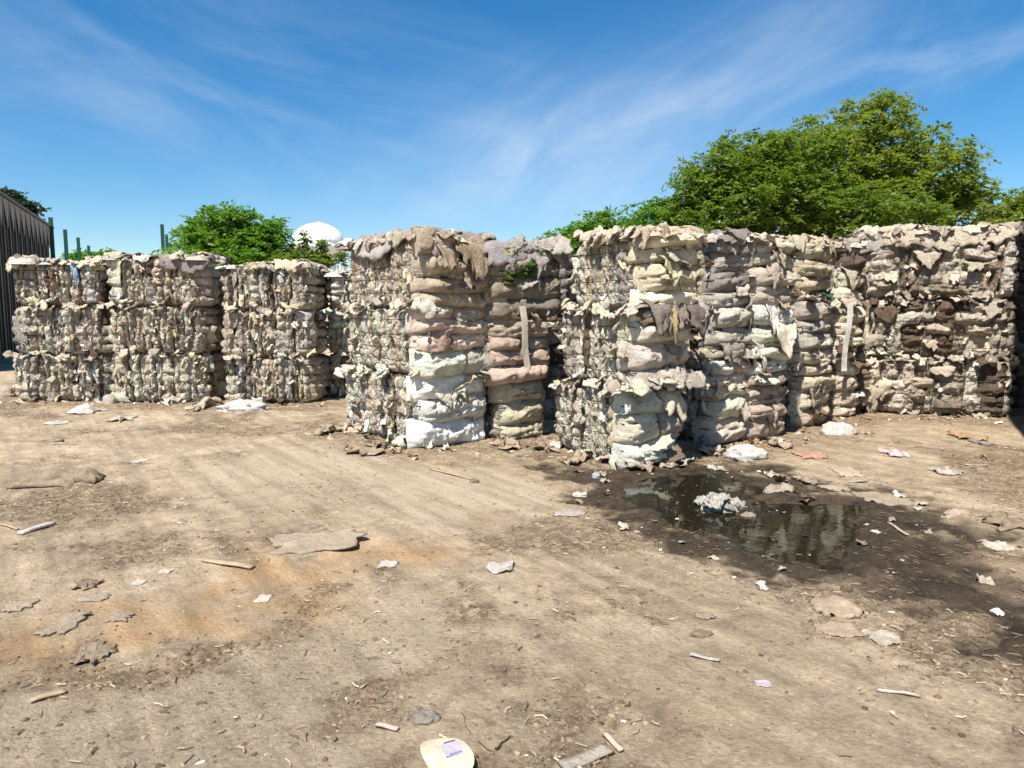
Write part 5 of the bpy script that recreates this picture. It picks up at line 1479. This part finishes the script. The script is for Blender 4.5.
for i in range(2):
    for (p, q_) in ((0, 2), (2, 1), (1, 0)):
        Q.append([i * 3 + p, i * 3 + q_, (i + 1) * 3 + q_, (i + 1) * 3 + p])
Q = (np.array(Q)[None] + (np.arange(n) * 9)[:, None, None]).reshape(-1, 4)
me = mesh_np('fibre_strands', V, Q, False, M_FIB)
at = me.attributes.new('tint', 'FLOAT', 'POINT'); at.data.foreach_set('value', np.repeat(rs.uniform(0, 0.75, n) * (1 - 0.85 * masks(x, y)[1]), 9).astype(np.float32))
tag(add('fibre_strands', me), 'loose fibre strands and splinters strewn over the dirt', 'litter', kind='stuff')
def dens_w(x, y):
    pd = masks(x, y)[0]
    return (pd < -0.02) * (0.15 + 0.85 * sstep(-0.05, 0.35, fbm2(x, y, 2.6, 3, 61.0)))
x, y = scatter(420, (1.0, 4.2), (4.6, 7.6), dens_w, rs)
n = len(x)
aa = 0.008 + 0.04 * rs.uniform(0, 1, n) ** 3; bb_ = aa * rs.uniform(0.3, 0.9, n)
Ms = np.array([rotm('Z', U(0, 6.28)) @ rotm('X', U(-0.1, 0.1)) for i in range(n)])
V, Q, m_ = scraps_batch(n, aa, bb_, Ms, np.stack([x, y, np.full(n, WATER_Z + 0.004)], 1), 4, 0.35, rs)
C = np.repeat(np.array([pick([((0.10, 0.075, 0.05), 5), ((0.18, 0.14, 0.10), 4), ((0.05, 0.04, 0.03), 6), ((0.45, 0.42, 0.37), 0.6)], 0.2) for i in range(n)]), m_, 0)
me = mesh_np('floating_flecks', V, Q, True, M_TUFT)
at = me.attributes.new('scrap_colour', 'FLOAT_COLOR', 'POINT')
at.data.foreach_set('color', np.concatenate([C, np.ones((len(C), 1))], 1).astype(np.float32).ravel())
tag(add('floating_flecks', me), 'small flecks of litter floating on the puddle', 'litter', kind='stuff')
# small torn rags along the feet of the stacks and round the puddle
def dens_r(x, y):
    pd, wet, org, con, lit = masks(x, y)
    d = base_dist(x, y)
    return (0.9 * np.exp(-(d / 0.33) ** 2) + 0.30 * np.exp(-(np.maximum(pd, 0) / 0.4) ** 2) * (pd > 0.0) + 0.10 * lit * (x > 0) * (y > 6) + 0.0015) * keep(x, y)
x, y = scatter(1500, (-9.3, 9.0), (2.4, 12.6), dens_r, rs)
n = len(x); z = ground_h(x, y)
aa = 0.02 + 0.12 * rs.uniform(0, 1, n) ** 2; bb_ = aa * rs.uniform(0.4, 1.0, n)
Ms = np.array([rotm('Z', U(0, 6.28)) @ rotm('X', U(-0.35, 0.35)) @ rotm('Y', U(-0.35, 0.35)) for i in range(n)])
V, Q, m_ = scraps_batch(n, aa, bb_, Ms, np.stack([x, y, z + aa * 0.12 + 0.004], 1), 4, 0.75, rs)
PAL_LIT = [((0.40, 0.31, 0.22), 10), ((0.28, 0.20, 0.14), 9), ((0.52, 0.44, 0.34), 7), ((0.15, 0.11, 0.08), 7), ((0.64, 0.59, 0.51), 4), ((0.74, 0.72, 0.68), 2)]
C = np.array([pick(PAL_LIT, 0.2) for i in range(n)]) * (1 - 0.45 * masks(x, y)[1])[:, None]
me = mesh_np('torn_rags', V, Q, True, M_TUFT)
at = me.attributes.new('scrap_colour', 'FLOAT_COLOR', 'POINT')
C = np.repeat(C, m_, 0)
at.data.foreach_set('color', np.concatenate([C, np.ones((len(C), 1))], 1).astype(np.float32).ravel())
tag(add('torn_rags', me), 'small torn rags littering the ground along the stacks and puddle', 'litter', kind='stuff')
print('objects', len(bpy.data.objects), 'tris', sum(len(o.data.polygons) * 2 for o in bpy.data.objects if o.type == 'MESH'))
